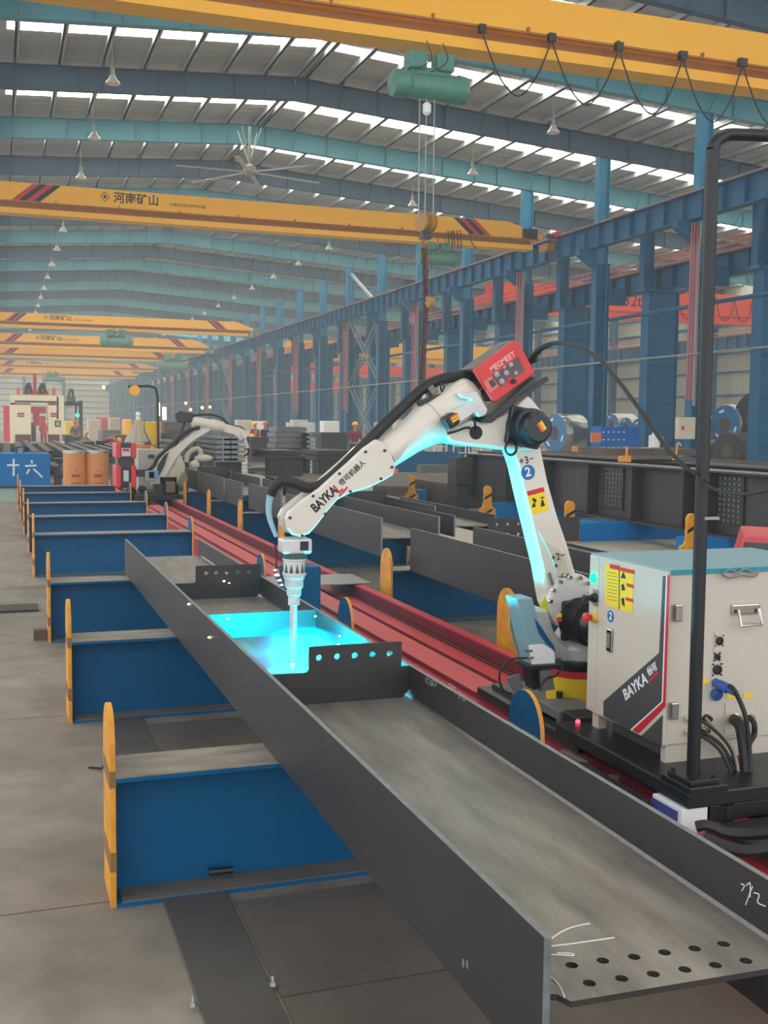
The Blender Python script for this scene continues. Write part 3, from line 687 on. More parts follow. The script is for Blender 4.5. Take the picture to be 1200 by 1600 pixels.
for xa, s in ((.929, 1), (1.466, -1)):
    mb = MB(); mb.prism([S(xa, 1.75, .66), S(xa + .006 * s, 1.75, .66), S(xa, 1.75, .668)], S(xa, 8.4, .66) - S(xa, 1.75, .66)); mb.build('weld_bead', mat('weld_bead', (124, 120, 114), 0.35, 0.5, (84, 80, 78), 60, 0.9), W)
def xplate(y, xa, xb, zr, z0=.66, ztop=.781, rx0=None, rx1=None, holes=(), name='cross_plate', th=.012):
    if rx0 is None: ol = [(xa, z0), (xb, z0), (xb, ztop), (xa, ztop)]
    else:
        ol = [(xa + .02, z0), (xb - .03, z0), (xb, z0 + .03), (xb, ztop), (rx1, ztop), (rx1, zr), (rx0, zr), (rx0, ztop + .012), (rx0 - .004, ztop + .004), (rx0 - .012, ztop), (xa, ztop), (xa, z0 + .02)]
    return plate2d(ol, [(a, b, r) for a, b, r in holes], lambda u, v, w: S(u, y + w, v), th, 16).build(name, STEEL, W, bevel=0.001)
xplate(3.84, .929, 1.467, .877, rx0=1.067, rx1=1.433, holes=[(a, .834, .0115) for a in (1.106, 1.176, 1.245, 1.315, 1.384)])
xplate(5.159, .929, 1.467, 0)
xplate(6.371, .929, 1.467, .858, rx0=1.075, rx1=1.467, ztop=.757, holes=[(a, .813, .012) for a in (1.136, 1.197, 1.26, 1.325, 1.392)])
tag2 = MB().box(*[c for ab in zip(S(.95, 5.78, .660), S(1.42, 5.86, .672)) for c in ab]).build('backing_bar', STEEL_EDGE, W)
chalk = mat('white_chalk', (232, 232, 228), 0.8)
for pts in ([(856, 1472), (868, 1462), (885, 1452), (905, 1446), (922, 1443)], [(856, 1479), (890, 1475), (925, 1470), (960, 1465)], [(856, 1491), (875, 1492), (895, 1493), (893, 1490), (870, 1489)], [(852, 1521), (865, 1530), (875, 1542), (882, 1558)]):
    MB().tube([S(*at(a, b, z=.661)) if False else at(a, b, z=1.7 + (.661 - 1.7) * 1.029) for a, b in pts], 0.0016, 5).build('chalk_mark', chalk, W)
xf = 1.466 * 1.029
for pts in ([(1158, 1381), (1163, 1384), (1159, 1392)], [(1165, 1414), (1172, 1395), (1176, 1385)], [(1166, 1384), (1172, 1380), (1172, 1402)], [(1178, 1395), (1186, 1398), (1184, 1410), (1196, 1416)]):
    MB().tube([at(a, b, x=xf) for a, b in pts], 0.0012, 5).build('chalk_mark', chalk, W)
for k, (t, px, py) in enumerate((('1C10', 664, 1062), ('CF', 676, 1066), ('5 15', 716, 1086), ('CS15', 700, 1072))):
    lettering(t, at(px, py, x=xf - 0.001), (0, -1, 0), (0, 0, 1), 0.035, mat('faint_chalk', (150, 150, 150), 0.8), W, name='stencil_mark', depth=0.0004)
for a, b in ((724, 1505), (730, 1507)): MB().ball(at(a, b, x=.911 * 1.029), 0.006, 0.2, 1, 1.8).build('bright_scratch', STEEL_EDGE, W)

# ---------------------------------------------------------------- welding light, sparks and smoke
TIP = at(457, 1036, y=4.6)
L = bpy.data.lights.new('arc_light', 'SPOT'); L.color = (0.0, 0.72, 1.0); L.energy = ARC; L.shadow_soft_size = 0.02; L.spot_size = R(150); L.spot_blend = 0.25
lo = bpy.data.objects.new('arc_light', L); COL.objects.link(lo); lo.location = TIP + Vector((0.02, 0.0, 0.03)); lo.rotation_euler = Vector((0.42, 0.66, 0.62)).to_track_quat('-Z', 'Y').to_euler()
L2 = bpy.data.lights.new('arc_glow_light', 'POINT'); L2.color = (0.0, 0.7, 1.0); L2.energy = 28; L2.shadow_soft_size = 0.02
lo2 = bpy.data.objects.new('arc_glow_light', L2); COL.objects.link(lo2); lo2.location = TIP + Vector((0.03, -0.02, 0.02))
arcm = mat('arc_glow', (120, 230, 255), 0.5, emit=((90, 225, 255), 18))
tag(MB().ball(TIP + Vector((0, 0, -0.006)), 0.009).build('welding_arc', arcm), 'bright blue welding arc under the torch tip', 'welding arc')
sm = bpy.data.materials.new('weld_smoke'); sm.use_nodes = True; nt = sm.node_tree; nt.nodes.clear()
out = nt.nodes.new('ShaderNodeOutputMaterial'); pv = nt.nodes.new('ShaderNodeVolumePrincipled'); pv.inputs['Color'].default_value = (0.02, 0.40, 1, 1)
nz = nt.nodes.new('ShaderNodeTexNoise'); nz.inputs['Scale'].default_value = 9; nz.inputs['Detail'].default_value = 5; tc = nt.nodes.new('ShaderNodeTexCoord')
gr = nt.nodes.new('ShaderNodeTexGradient'); gr.gradient_type = 'SPHERICAL'; mp = nt.nodes.new('ShaderNodeMapping'); mp.inputs['Scale'].default_value = (1 / .25, 1 / .34, 1 / .16); mp.inputs['Location'].default_value = (0, 0, -0.3)
r1 = nt.nodes.new('ShaderNodeMapRange'); r1.inputs[1].default_value = 0.40; r1.inputs[2].default_value = 0.62; r1.inputs[3].default_value = 0.1; r1.inputs[4].default_value = 1
mu = nt.nodes.new('ShaderNodeMath'); mu.operation = 'MULTIPLY'; m2 = nt.nodes.new('ShaderNodeMath'); m2.operation = 'MULTIPLY'; m2.inputs[1].default_value = SMOKE
for a, b in ((tc.outputs['Object'], nz.inputs['Vector']), (tc.outputs['Object'], mp.inputs['Vector']), (mp.outputs[0], gr.inputs[0]), (nz.outputs['Fac'], r1.inputs[0]), (r1.outputs[0], mu.inputs[0]), (gr.outputs['Fac'], mu.inputs[1]), (mu.outputs[0], m2.inputs[0]), (m2.outputs[0], pv.inputs['Density']), (pv.outputs[0], out.inputs['Volume'])): nt.links.new(a, b)
c = TIP + Vector((0.03, -0.05, -0.01))
o = MB().lathe(c, (0, 0, 1), [(0, 0.22), (0.05, 0.24), (0.12, 0.2), (0.17, 0.08)], 24).build('welding_smoke', sm); tag(o, 'small puff of blue lit welding smoke around the torch tip', 'smoke', kind='stuff')
spm = mat('hot_spark', (255, 190, 140), 0.5, emit=((255, 190, 130), 10))
for k, (a, b, yy) in enumerate(((295, 944, 6.1), (327, 996, 4.9), (350, 908, 6.5), (358, 911, 6.5), (356, 967, 5.28), (493, 963, 5.2), (531, 994, 4.7), (529, 1007, 4.7))):
    x_ = .908 * 1.029 if k in (0, 1) else None
    p = at(a, b, x=x_) if x_ else at(a, b, y=yy)
    tag(MB().ball(p, 0.005 if k < 3 else 0.0035, 1.6, 1, 1, 8).build('spark', spm), ['orange spark at the top edge of the beam flange', 'orange spark on the outer face of the beam flange', 'orange spark in front of the far cross plate, the larger of a pair', 'orange spark in front of the far cross plate, the smaller of a pair', 'small spark at the left of the glowing cross plate', 'small spark at the right end of the glowing cross plate', 'small spark by the right flange, upper of two', 'small spark by the right flange, lower of two'][k], 'spark', 'welding sparks')

# ================================================================ the welding robot (arm swings in the plane y = YR)
YR = 4.6
def P(px, py, y=YR): return at(px, py, y=y)
def pr(mb, pts, y, th):
    """profile seen in the photo at depth y, given real thickness th going away"""
    return mb.prism([P(a, b, y) for a, b in pts], (0, th, 0))
def arc(cx, cy, r, a0, a1, n=8, sq=1.0): return [(cx + r * math.cos(R(a0 + (a1 - a0) * k / n)), cy - r * sq * math.sin(R(a0 + (a1 - a0) * k / n))) for k in range(n + 1)]
ROB = thing('welding_robot', 'white six axis welding robot with red feeder box, its torch down in the steel beam', 'robot', (2.62, YR, 0.36))
# base and turning column
MB().box(2.36, 2.9, 4.3, 5.0, 0.31, 0.385).build('base_plate', BLACKM, ROB, bevel=0.006)
MB().lathe((2.63, YR, 0.385), (0, 0, 1), [(0, 0.15), (0.13, 0.15)], 32).build('base', mat('label_band_yellow', (240, 200, 30), 0.45), ROB, True)
MB().lathe((2.63, YR, 0.512), (0, 0, 1), [(0, 0.152), (0.035, 0.152)], 32).build('label_band', REDP, ROB, True)
MB().lathe((2.63, YR, 0.547), (0, 0, 1), [(0, 0.155), (0.03, 0.165), (0.05, 0.16)], 32).build('bearing_ring', BLACKM, ROB, True)
col = [(832, 950), (856, 952), (866, 985), (885, 1012), (905, 1030), (930, 1036), (985, 1036), (985, 1052), (975, 1056), (889, 1056), (887, 1042), (872, 1020), (852, 990), (838, 965)]
pr(MB(), col, 4.50, 0.2).build('turning_column', CASTM, ROB, bevel=0.015)
MB().lathe((2.66, YR, 0.597), (0, 0, 1), [(0, 0.16), (0.05, 0.17), (0.12, 0.13)], 28).build('turning_base', CASTM, ROB, True)
# lower arm
LAf = [(797, 697), (808, 728), (821, 785), (834, 838), (846, 888), (852, 925), (856, 945), (868, 972), (886, 985), (912, 985), (930, 962), (934, 935), (926, 915), (903, 905), (888, 852), (872, 806), (857, 752), (846, 700), (836, 688), (812, 686)]
o = pr(MB(), LAf, 4.53, 0.12).build('lower_arm', WHITE, ROB, bevel=0.016)
pr(MB(), [(843, 831), (850, 845), (870, 857), (882, 868), (886, 885), (895, 905), (872, 900), (862, 870)], 4.522, 0.012).build('lower_arm_rib', CREAM, ROB, bevel=0.004)
# hub with bolts
MB().lathe(P(893, 940, 4.535), (0, -1, 0), [(0, 0.138), (0.02, 0.134), (0.03, 0.12)], 32).build('shoulder_hub', CASTM, ROB, True)
for a in range(20, 200, 26):
    c = P(893, 940, 4.50) + Vector((math.cos(R(a)) * 0.118, 0, math.sin(R(a)) * 0.118)); MB().cyl(c, c - Vector((0, 0.02, 0)), 0.01, n=8).build('bolt', CHROME, ROB)
def ymotor(c, r, L, name, fl=None, rot=0, lab=True, finned=True, m=BLACKM):
    """servo motor, axis towards the camera (-y)"""
    c = Vector(c); prof = [(0, r * 1.0), (0.012, r * 1.03)]
    t = 0.012
    if finned:
        while t < L * 0.55: prof += [(t, r), (t + 0.004, r), (t + 0.0045, r * 0.94), (t + 0.009, r * 0.94)]; t += 0.01
    prof += [(L * 0.58, r * 0.96), (L * 0.6, r * 0.82), (L * 0.92, r * 0.8), (L, r * 0.66)]
    o = MB().lathe(c, (0, -1, 0), prof, 28).build(name, m, ROB, True)
    if fl:
        q = [c + Vector((math.cos(R(rot + 90 * k)) * fl, 0, math.sin(R(rot + 90 * k)) * fl)) for k in range(4)]
        MB().prism(q, (0, -0.03, 0)).build('flange', m, o, bevel=0.012)
    if lab:
        s = c - Vector((0, L + 0.001, 0)); u = Vector((math.cos(R(rot)), 0, math.sin(R(rot)))); v = Vector((-u.z, 0, u.x))
        for j, mm in enumerate((REDM, ORANGE, YELP)):
            a = s + u * (-0.016 + 0.011 * j + 0.012) - v * 0.002
            MB().prism([a - v * 0.022, a + u * 0.01 - v * 0.022, a + u * 0.01 + v * 0.022, a + v * 0.022], (0, -0.001, 0)).build('label', mm, o)
    return o
ymotor(P(903, 968, 4.51), 0.105, 0.25, 'shoulder_motor', 0.135, 45, False)
for (a, b, mm) in ((874, 962, YELP), (874, 968, REDM)): c = P(a, b, 4.262); MB().box(c.x - 0.012, c.x + 0.012, c.y, c.y + 0.002, c.z - 0.01, c.z + 0.01).build('label', mm, ROB)
# elbow housing
EL = [(697, 681), (715, 668), (740, 656), (752, 660), (786, 649), (806, 636), (826, 617), (833, 624), (846, 640), (852, 665), (848, 694), (836, 703), (800, 704), (770, 700), (735, 697), (703, 692)]
pr(MB(), EL, 4.50, 0.2).build('elbow_housing', WHITE, ROB, bevel=0.014)
c = P(744, 676, 4.497); MB().lathe(c, (0, 1, 0), [(0, 0.031), (0.004, 0.031)], 24).build('access_port', BLACKP, ROB)
m3 = ymotor(P(817, 668, 4.50), 0.088, 0.16, 'elbow_motor', 0.125, 35)
MB().tube([P(797, 690, 4.47) + Vector((0.028 * math.cos(t), -0.01, 0.03 * math.sin(t) - 0.03)) for t in [R(30 * k) for k in range(13)]], 0.006, 6).build('cable_loop', RUBBER, ROB)
# feeder platform and wire feeder
pr(MB(), [(752, 657), (771, 644), (836, 588), (838, 601), (812, 618), (802, 634), (768, 661)], 4.47, 0.16).build('platform', BLACKM, ROB, bevel=0.004)
pr(MB(), [(800, 624), (826, 600), (855, 588), (858, 594), (832, 612), (806, 634)], 4.60, 0.02).build('platform_bar', BLACKM, ROB)
FD = [(740, 578), (744, 575), (800, 534), (806, 533), (812, 536), (836, 581), (834, 585), (774, 629), (770, 627)]
fd = pr(MB(), FD, 4.455, 0.025).build('wire_feeder', REDM, ROB, bevel=0.006)
pr(MB(), [(743, 577), (803, 534), (835, 583), (774, 627)], 4.48, 0.11).build('feeder_body', BLACK, fd)
pr(MB(), [(739, 576), (803, 531), (807, 536), (745, 581)], 4.49, 0.15).build('feeder_lid', mat('dark_grey_lid', (96, 100, 98), 0.5), fd)
for a, b in ((742, 571), (781, 543)): pr(MB(), [(a, b), (a + 10, b - 7), (a + 12, b - 3), (a + 2, b + 4)], 4.53, 0.02).build('lid_clip', BLACK, fd)
pr(MB(), [(769, 588), (810, 557), (820, 579), (802, 592), (796, 588), (791, 596), (783, 606)], 4.4535, 0.002).build('window', mat('smoked_window', (92, 66, 66), 0.25), fd)
for a, b, r in ((776, 585, 0.014), (791, 583, 0.013), (784, 596, 0.014), (798, 570, 0.012), (806, 583, 0.010), (788, 574, 0.008)):
    c = P(a, b, 4.452); MB().lathe(c, (0, -1, 0), [(0, r), (0.002, r), (0.003, r * 0.5), (0.004, r * 0.5)], 14).build('drive_roller', GREY, fd)
c = P(802, 596, 4.45); MB().lathe(c, (0, -1, 0), [(0, 0.011), (0.012, 0.011)], 14).build('knob', BLACK, fd)
pr(MB(), [(755, 597), (768, 588), (779, 604), (766, 614)], 4.4535, 0.0015).build('label_panel', mat('panel_pink', (214, 120, 100), 0.5), fd)
pr(MB(), [(763, 596), (770, 592), (776, 601), (769, 606)], 4.4525, 0.001).build('display', DKGREY, fd)
fr = (P(804, 556, 4.45) - P(768, 581, 4.45)).normalized(); fu = Vector((-fr.z, 0, fr.x))
lettering('MEGMEET', P(766, 579, 4.4545), fr, fu, 0.036, mat('feeder_letters', (246, 190, 180), 0.5), fd, bold=0.012, xs=0.9)
MB().tube([P(838, 560, 4.5), P(832, 563, 4.52), P(826, 566, 4.54)], 0.014).build('cable_gland', BLACK, fd)
c = P(750, 612, 4.52); MB().cyl(c, P(758, 606, 4.52), 0.008).build('wire_guide', CHROME, fd)
# forearm tube
A = P(735, 617); B = P(603, 709); ax = (B - A).normalized(); Ln = (B - A).length
sS = (P(677, 660) - A).length
MB().lathe(A, ax, [(-0.02, 0.05), (-0.018, 0.078), (0.0, 0.092), (0.02, 0.095), (sS - 0.012, 0.098), (sS - 0.01, 0.092), (sS - 0.006, 0.092), (sS - 0.004, 0.1), (sS + 0.03, 0.1), (sS + 0.075, 0.088), (sS + 0.13, 0.078), (Ln, 0.07)], 36).build('forearm_tube', WHITE, ROB, True)
pr(MB(), [(716, 614), (746, 611), (763, 640), (760, 649), (748, 652), (735, 624), (722, 622)], 4.47, 0.06).build('motor_bracket', CASTM, ROB, bevel=0.008)
a = P(738, 634, 4.44); b = P(711, 652, 4.44); c = P(694, 663, 4.44)
o = MB().bar(a, b, 0.05, 0.062, (0, 1, 0)).build('forearm_motor', CASTM, ROB, bevel=0.004)
MB().bar(b, c, 0.06, 0.066, (0, 1, 0)).build('motor_cap', BLACKM, o, bevel=0.012)
d_ = (c - a).normalized(); n_ = Vector((-d_.z, 0, d_.x))
for j, (mm, w) in enumerate(((REDM, 0.008), (ORANGE, 0.012), (YELP, 0.008))):
    q = b + d_ * -0.006 + n_ * (0.014 - 0.011 * j) * -1
    MB().prism([q - Vector((0, 0.034, 0)), q + d_ * 0.04 - Vector((0, 0.034, 0)), q + d_ * 0.04 - n_ * w - Vector((0, 0.034, 0)), q - n_ * w - Vector((0, 0.034, 0))], (0, -0.001, 0)).build('label', mm, o)
MB().tube([c + Vector((0.01, -0.02, -0.04)), P(712, 674, 4.42), P(730, 668, 4.44), P(741, 672, 4.48), P(742, 660, 4.46), P(738, 654, 4.44)], 0.006, 6).build('motor_cable', RUBBER, ROB)
for a, b in ((664, 627), (689, 613)): q = P(a, b, YR); MB().cyl(q - Vector((0, 0, 0.02)), q + Vector((-0.01, 0, 0.035)), 0.016, 0.012, 12).build('lifting_boss', CASTM, ROB)
pr(MB(), [(654, 628), (672, 620), (700, 612), (700, 616), (676, 626), (656, 634)], 4.56, 0.03).build('hose_bracket', BLACKM, ROB)
# slim forearm: two fork sides with covers
FO = [(588, 686), (600, 692), (612, 710), (619, 728), (616, 742), (600, 751), (575, 763), (547, 771), (528, 781), (512, 799), (495, 822), (484, 834), (470, 839), (457, 836), (449, 826), (446, 810), (452, 798), (470, 783), (500, 762), (522, 742), (545, 722), (568, 700)]
pr(MB(), FO, 4.52, 0.028).build('forearm_cover', WHITE, ROB, bevel=0.008)
cx_ = sum(p[0] for p in FO) / len(FO)
FI = [(x, y) for x, y in FO]
pr(MB(), [(595, 694), (606, 710), (612, 728), (606, 742), (575, 757), (545, 766), (525, 777), (508, 797), (492, 819), (481, 829), (470, 833), (460, 831), (453, 823), (452, 812), (460, 801), (478, 788), (505, 770), (530, 750), (555, 727)], 4.548, 0.035).build('fork_side', WHITE, ROB, bevel=0.004)
MB().prism([P(a, b, 4.52) + Vector((0, 0.115, 0)) for a, b in FO], (0, 0.045, 0)).build('fork_side', WHITE, ROB, bevel=0.012)
MB().prism([P(a, b, 4.52) + Vector((0, 0.025, 0)) for a, b in ((588, 688), (610, 712), (614, 740), (575, 761), (545, 758), (532, 750), (545, 728))], (0, 0.12, 0)).build('forearm_body', WHITE, ROB, bevel=0.01)
for a, b in ((571, 706), (530, 740), (489, 775), (453, 809), (601, 704), (612, 730), (595, 748), (547, 768), (508, 803), (472, 837)):
    c = P(a, b, 4.52); MB().cyl(c, c - Vector((0, 0.006, 0)), 0.0065, n=10).build('bolt', BLACKM, ROB)
tr = (P(520, 770, 4.519) - P(488, 800, 4.519)).normalized(); tu = Vector((-tr.z, 0, tr.x))
lettering('BAYKA', P(489, 797, 4.519), tr, tu, 0.056, BLACKP, ROB, bold=0.03, xs=0.77)
lettering('L', P(524.5, 767, 4.519), tr, tu, 0.062, REDP, ROB, bold=0.02)
pr(MB(), [(529, 775), (542, 760), (544, 762), (531, 777)], 4.519, 0.001).build('underline', REDP, ROB)
lettering('倍可机器人', P(531, 757, 4.519), tr, tu, 0.030, BLACKP, ROB, bold=0.012)
lettering('BAI KE JI QI REN', P(535, 766, 4.519), tr, tu, 0.009, BLACKP, ROB, bold=0.02, xs=1.1) if False else None
# wrist, flange and torch
Wc = P(466, 812, 4.6)
MB().lathe(Wc + Vector((0, 0.075, 0)), (0, -1, 0), [(0, 0.05), (0.15, 0.05)], 24).build('wrist_shaft', CASTM, ROB, True)
z_ = lambda py: P(461, py).z
xw = P(461, 880).x
o = MB().box(xw - 0.066, xw + 0.064, YR - 0.055, YR + 0.055, z_(864), z_(840)).build('wrist_block', CASTM, ROB, bevel=0.012)
MB().box(xw - 0.012 + 0.02, xw + 0.045, YR - 0.058, YR - 0.054, z_(858), z_(844)).build('window', BLACK, o)
MB().lathe((xw, YR, z_(864)), (0, 0, -1), [(0, 0.054), (0.022, 0.054)], 28).build('wrist_ring', mat('dark_green_ring', (54, 84, 78), 0.4), ROB, True)
MB().lathe((xw - 0.003, YR, z_(872)), (0, 0, -1), [(0, 0.053), (0.008, 0.053), (0.01, 0.049), (0.06, 0.048), (0.062, 0.052), (0.075, 0.052)], 28).build('wrist_sleeve', CASTM, ROB, True)
for k in range(5):
    a = R(-150 + 30 * k); c0_ = Vector((xw - 0.003, YR, 0)); q = lambda a_, z: c0_ + Vector((math.cos(a_) * 0.0495, math.sin(a_) * 0.0495, z))
    MB().prism([q(a - 0.2, z_(896)), q(a + 0.2, z_(896)), q(a, z_(880))], (math.cos(a) * 0.002, math.sin(a) * 0.002, 0)).build('vent', mat('dark_green_ring', (54, 84, 78), 0.4), ROB)
MB().lathe((xw - 0.004, YR, z_(899)), (0, 0, -1), [(0, 0.046), (0.012, 0.047), (0.014, 0.042), (0.05, 0.041), (0.056, 0.033), (0.085, 0.032), (0.094, 0.024), (0.1, 0.026), (0.13, 0.026), (0.132, 0.018)], 28).build('torch_holder', mat('pale_grip', (196, 214, 210), 0.4), ROB, True)
MB().lathe((xw - 0.006, YR, z_(942)), (0, 0, -1), [(0, 0.0165), (0.12, 0.0155), (0.16, 0.0155), (0.2, 0.0125), (z_(942) - z_(1036), 0.0105)], 20).build('torch', mat('torch_nozzle_nickel', (206, 210, 206), 0.4, 0.25), ROB, True)
for a, b, r in ((433, 900, .014), (437, 908, .012), (430, 892, .01), (440, 915, .01)):
    MB().ball(P(a, b, 4.58), r, 1, 1, 1.2, 8).build('fitting', CHROME, ROB)
MB().tube([P(430, 850, 4.63), P(432, 870, 4.63), P(431, 890, 4.62)], 0.004, 6).build('torch_cable', RUBBER, ROB)
# hoses
hp_ = [(742, 588, 4.6), (722, 588, 4.6), (700, 590, 4.6), (676, 598, 4.6), (655, 612, 4.6), (625, 640, 4.6), (596, 668, 4.59), (565, 700, 4.59), (538, 727, 4.59), (515, 748, 4.59), (497, 760, 4.6), (480, 762, 4.6), (460, 755, 4.6), (442, 752, 4.61), (429, 760, 4.62), (423, 773, 4.63)]
MB().tube([P(a, b, y) for a, b, y in hp_], 0.025, 12).build('hose', RUBBER, ROB, True)
MB().tube([P(a, b, y) for a, b, y in ((429, 762, 4.62), (423, 773, 4.63), (420, 790, 4.64), (421, 808, 4.64), (427, 826, 4.63), (432, 838, 4.63))], 0.016, 10, rad=lambda t: 1.1 - 0.5 * t).build('hose_sleeve', mat('pale_blue_sleeve', (150, 190, 200), 0.45), ROB, True)
pr(MB(), [(668, 607), (676, 600), (684, 612), (678, 620)], 4.57, 0.06).build('hose_clamp', mat('clamp_steel', (120, 112, 100), 0.4, 0.6), ROB, bevel=0.003)
MB().tube([P(a, b, y) for a, b, y in ((690, 612, 4.57), (688, 600, 4.56), (694, 604, 4.55), (690, 613, 4.55))], 0.004, 6).build('lever', BLACKM, ROB)
hs = [(830, 563, 4.5), (845, 545, 4.45), (870, 536, 4.4), (898, 540, 4.2), (935, 560, 4.0), (966, 595, 3.8), (1000, 640, 3.6), (1035, 690, 3.4), (1062, 722, 3.25), (1088, 743, 3.2)]
tag(MB().tube([P(a, b, y) for a, b, y in hs], 0.011, 10, rad=lambda t: 1.35 - 0.55 * min(1, t * 3)).build('cable_hose', RUBBER, smooth=True), 'black hose arching from the red feeder box to the tall black pole', 'hose')
tag(MB().tube([at(1096, 752, y=3.2), at(1112, 762, y=3.1), at(1140, 770, y=3.0), at(1170, 772, y=2.9), at(1215, 763, y=2.75)], 0.006, 8).build('cable_hose', RUBBER, smooth=True), 'thin black hose sagging away from the pole to the right', 'hose')
# markings on the lower arm
YF = 4.528
lr = (P(842, 717, YF) - P(812, 724, YF)).normalized(); lu = Vector((-lr.z, 0, lr.x))
lettering('+3−', P(811, 722, YF), lr, lu, 0.050, BLACKP, ROB, xs=0.95); lettering('+2−', P(861, 873, YF - 0.012), lr, lu, 0.048, BLACKP, ROB, xs=0.95)
c = P(825, 738, YF); o = MB().lathe(c, (0, -1, 0), [(0, 0.035), (0.0015, 0.035)], 28).build('number_disc', BLUEP, ROB)
lettering('2', P(825, 738, YF - 0.002), lr, lu, 0.060, WHITEP, o, align='CENTER', bold=0.02)
o = pr(MB(), [(823, 768), (849, 761), (858, 797), (832, 804)], YF, 0.0015).build('warning_label', YELP, ROB)
pr(MB(), [(823, 768), (849, 761), (851, 768), (825, 775)], YF - 0.001, 0.001).build('red_band', REDP, o)
for q in ([(831, 780), (835, 778), (839, 782), (836, 786)], [(833, 787), (836, 785), (837, 792), (831, 793)], [(844, 777), (850, 776), (850, 778), (845, 779)], [(846, 783), (848, 779), (850, 786), (852, 790), (845, 792)]): pr(MB(), q, YF - 0.001, 0.001).build('pictogram', BLACKP, o)
c = P(869, 884, YF - 0.012); MB().lathe(c, (0, -1, 0), [(0, 0.009), (0.001, 0.009)], 16).build('plug', mat('plug_brown', (90, 80, 84), 0.5), ROB)
pr(MB(), [(848, 938), (852, 930), (857, 950), (857, 967), (842, 962), (843, 950)], 4.52, 0.002).build('warning_label', mat('lime_yellow', (226, 226, 20), 0.5), ROB)
pr(MB(), [(876, 902), (880, 896), (890, 896), (887, 903)], 4.51, 0.02).build('stop_block', CHROME, ROB); pr(MB(), [(857, 896), (860, 894), (866, 914), (862, 915)], 4.515, 0.01).build('stop_block', CHROME, ROB)
# junction box on its bracket beside the base
JY = 4.28
jb = thing('sensor_box', 'slanted blue grey control box with white paper label beside the robot base', 'box', P(845, 1040, JY))
pr(MB(), [(808, 936), (832, 934), (845, 985), (852, 1000), (868, 1018), (868, 1040), (833, 1041), (822, 1000)], JY, 0.12).build('housing', BLUEGREY, jb, bevel=0.004)
pr(MB(), [(835, 966), (842, 990), (853, 1005), (868, 1020), (866, 1010), (856, 996), (846, 980)], JY - 0.002, 0.002).build('side_panel', BLUE, jb)
pr(MB(), [(826, 1008), (848, 1006), (866, 1016), (867, 1036), (831, 1038)], JY - 0.002, 0.002).build('paper_label', WHITEP, jb)
pr(MB(), [(798, 958), (803, 952), (812, 1000), (822, 1030), (815, 1034), (803, 1005), (796, 975)], JY + 0.14, 0.01).build('warning_flap', mat('khaki_flap', (150, 152, 120), 0.6), jb)
pr(MB(), [(824, 1041), (880, 1038), (876, 1045), (828, 1047)], JY - 0.02, 0.14).build('tray', BLACKM, jb, bevel=0.003)
pr(MB(), [(828, 1046), (848, 1046), (848, 1075), (834, 1078)], JY + 0.03, 0.08).build('bracket', BLACKM, jb)
pr(MB(), [(844, 1048), (862, 1047), (868, 1078), (848, 1080)], JY, 0.02).build('side_plate', GREY, jb, bevel=0.003)
for a, b in ((822, 1017), (824, 1028), (868, 1028)): c = P(a, b, JY - 0.005); MB().cyl(c, c + Vector((0.03, 0, 0)), 0.006, n=8).build('connector', CHROME, jb)
MB().tube([P(a, b, JY - 0.02) for a, b in ((822, 1028), (800, 1030), (786, 1042), (780, 1058), (786, 1078), (800, 1084))], 0.005, 6).build('cable', RUBBER, jb)
MB().tube([P(a, b, JY - 0.02) for a, b in ((880, 1040), (870, 1055), (852, 1062), (843, 1080))], 0.005, 6).build('cable', RUBBER, jb)
pr(MB(), [(792, 1060), (812, 1053), (818, 1078), (806, 1086)], JY + 0.05, 0.01).build('bracket', mat('zinc_grey', (120, 122, 124), 0.5, 0.3), jb)

# ---------------------------------------------------------------- carriage
o = thing('robot_carriage', 'black steel carriage on the track under the robot and its cabinet', 'carriage', (2.7, 3.9, 0.31))
MB().box(2.30, 3.15, 4.0, 5.05, 0.312, 0.36).build('deck', BLACKM, o, bevel=0.006)
MB().box(2.24, 3.25, 3.13, 4.1, 0.375, 0.43).build('cabinet_deck', BLACKM, o, bevel=0.006)
MB().box(2.36, 2.56, 4.28, 4.5, 0.36, 0.42).build('bracket_plate', mat('zinc_grey', (120, 122, 124), 0.5, 0.3), o, bevel=0.003)
MB().box(2.33, 2.47, 4.06, 4.2, 0.32, 0.45).build('motor_box', BLACK, o, bevel=0.008)
c = at(903, 1128, x=2.328); MB().ball(c, 0.011).build('signal_lamp', mat('red_led', (255, 60, 70), 0.5, emit=((255, 60, 80), 3)), o)
c = at(874, 1090, z=0.42); MB().cyl(c, c + Vector((0, 0, 0.03)), 0.016, n=12).build('bolt', BLACKM, o)
for y in (3.15, 3.6, 4.4, 4.9): MB().cyl((2.41, y, 0.312), (2.41, y, 0.375), 0.03).build('roller', BLACKM, o)
MB().box(2.34, 3.1, 3.14, 4.0, 0.314, 0.374).build('drive_housing', BLACK, o, bevel=0.004)
MB().box(2.13, 2.2, 3.3, 3.78, 0.03, 0.36).build('side_drive', BLACKM, o, bevel=0.01)
MB().box(2.2, 2.235, 3.8, 3.98, 0.2, 0.35).build('lubricator', mat('dirty_clear', (120, 110, 100), 0.4), o, bevel=0.01)
MB().lathe((2.26, 3.65, 0.33), (0, 0, -1), [(0, 0.025), (0.07, 0.03), (0.09, 0.015)], 14).build('oil_cup', mat('dirty_clear', (120, 110, 100), 0.4), o, True)
MB().box(2.22, 2.33, 3.14, 3.32, 0.2, 0.374).build('supply_box', WHITEP, o, bevel=0.004)
MB().box(2.217, 2.22, 3.16, 3.32, 0.21, 0.36).build('supply_label', mat('violet_blue_print', (70, 80, 150), 0.5), o)

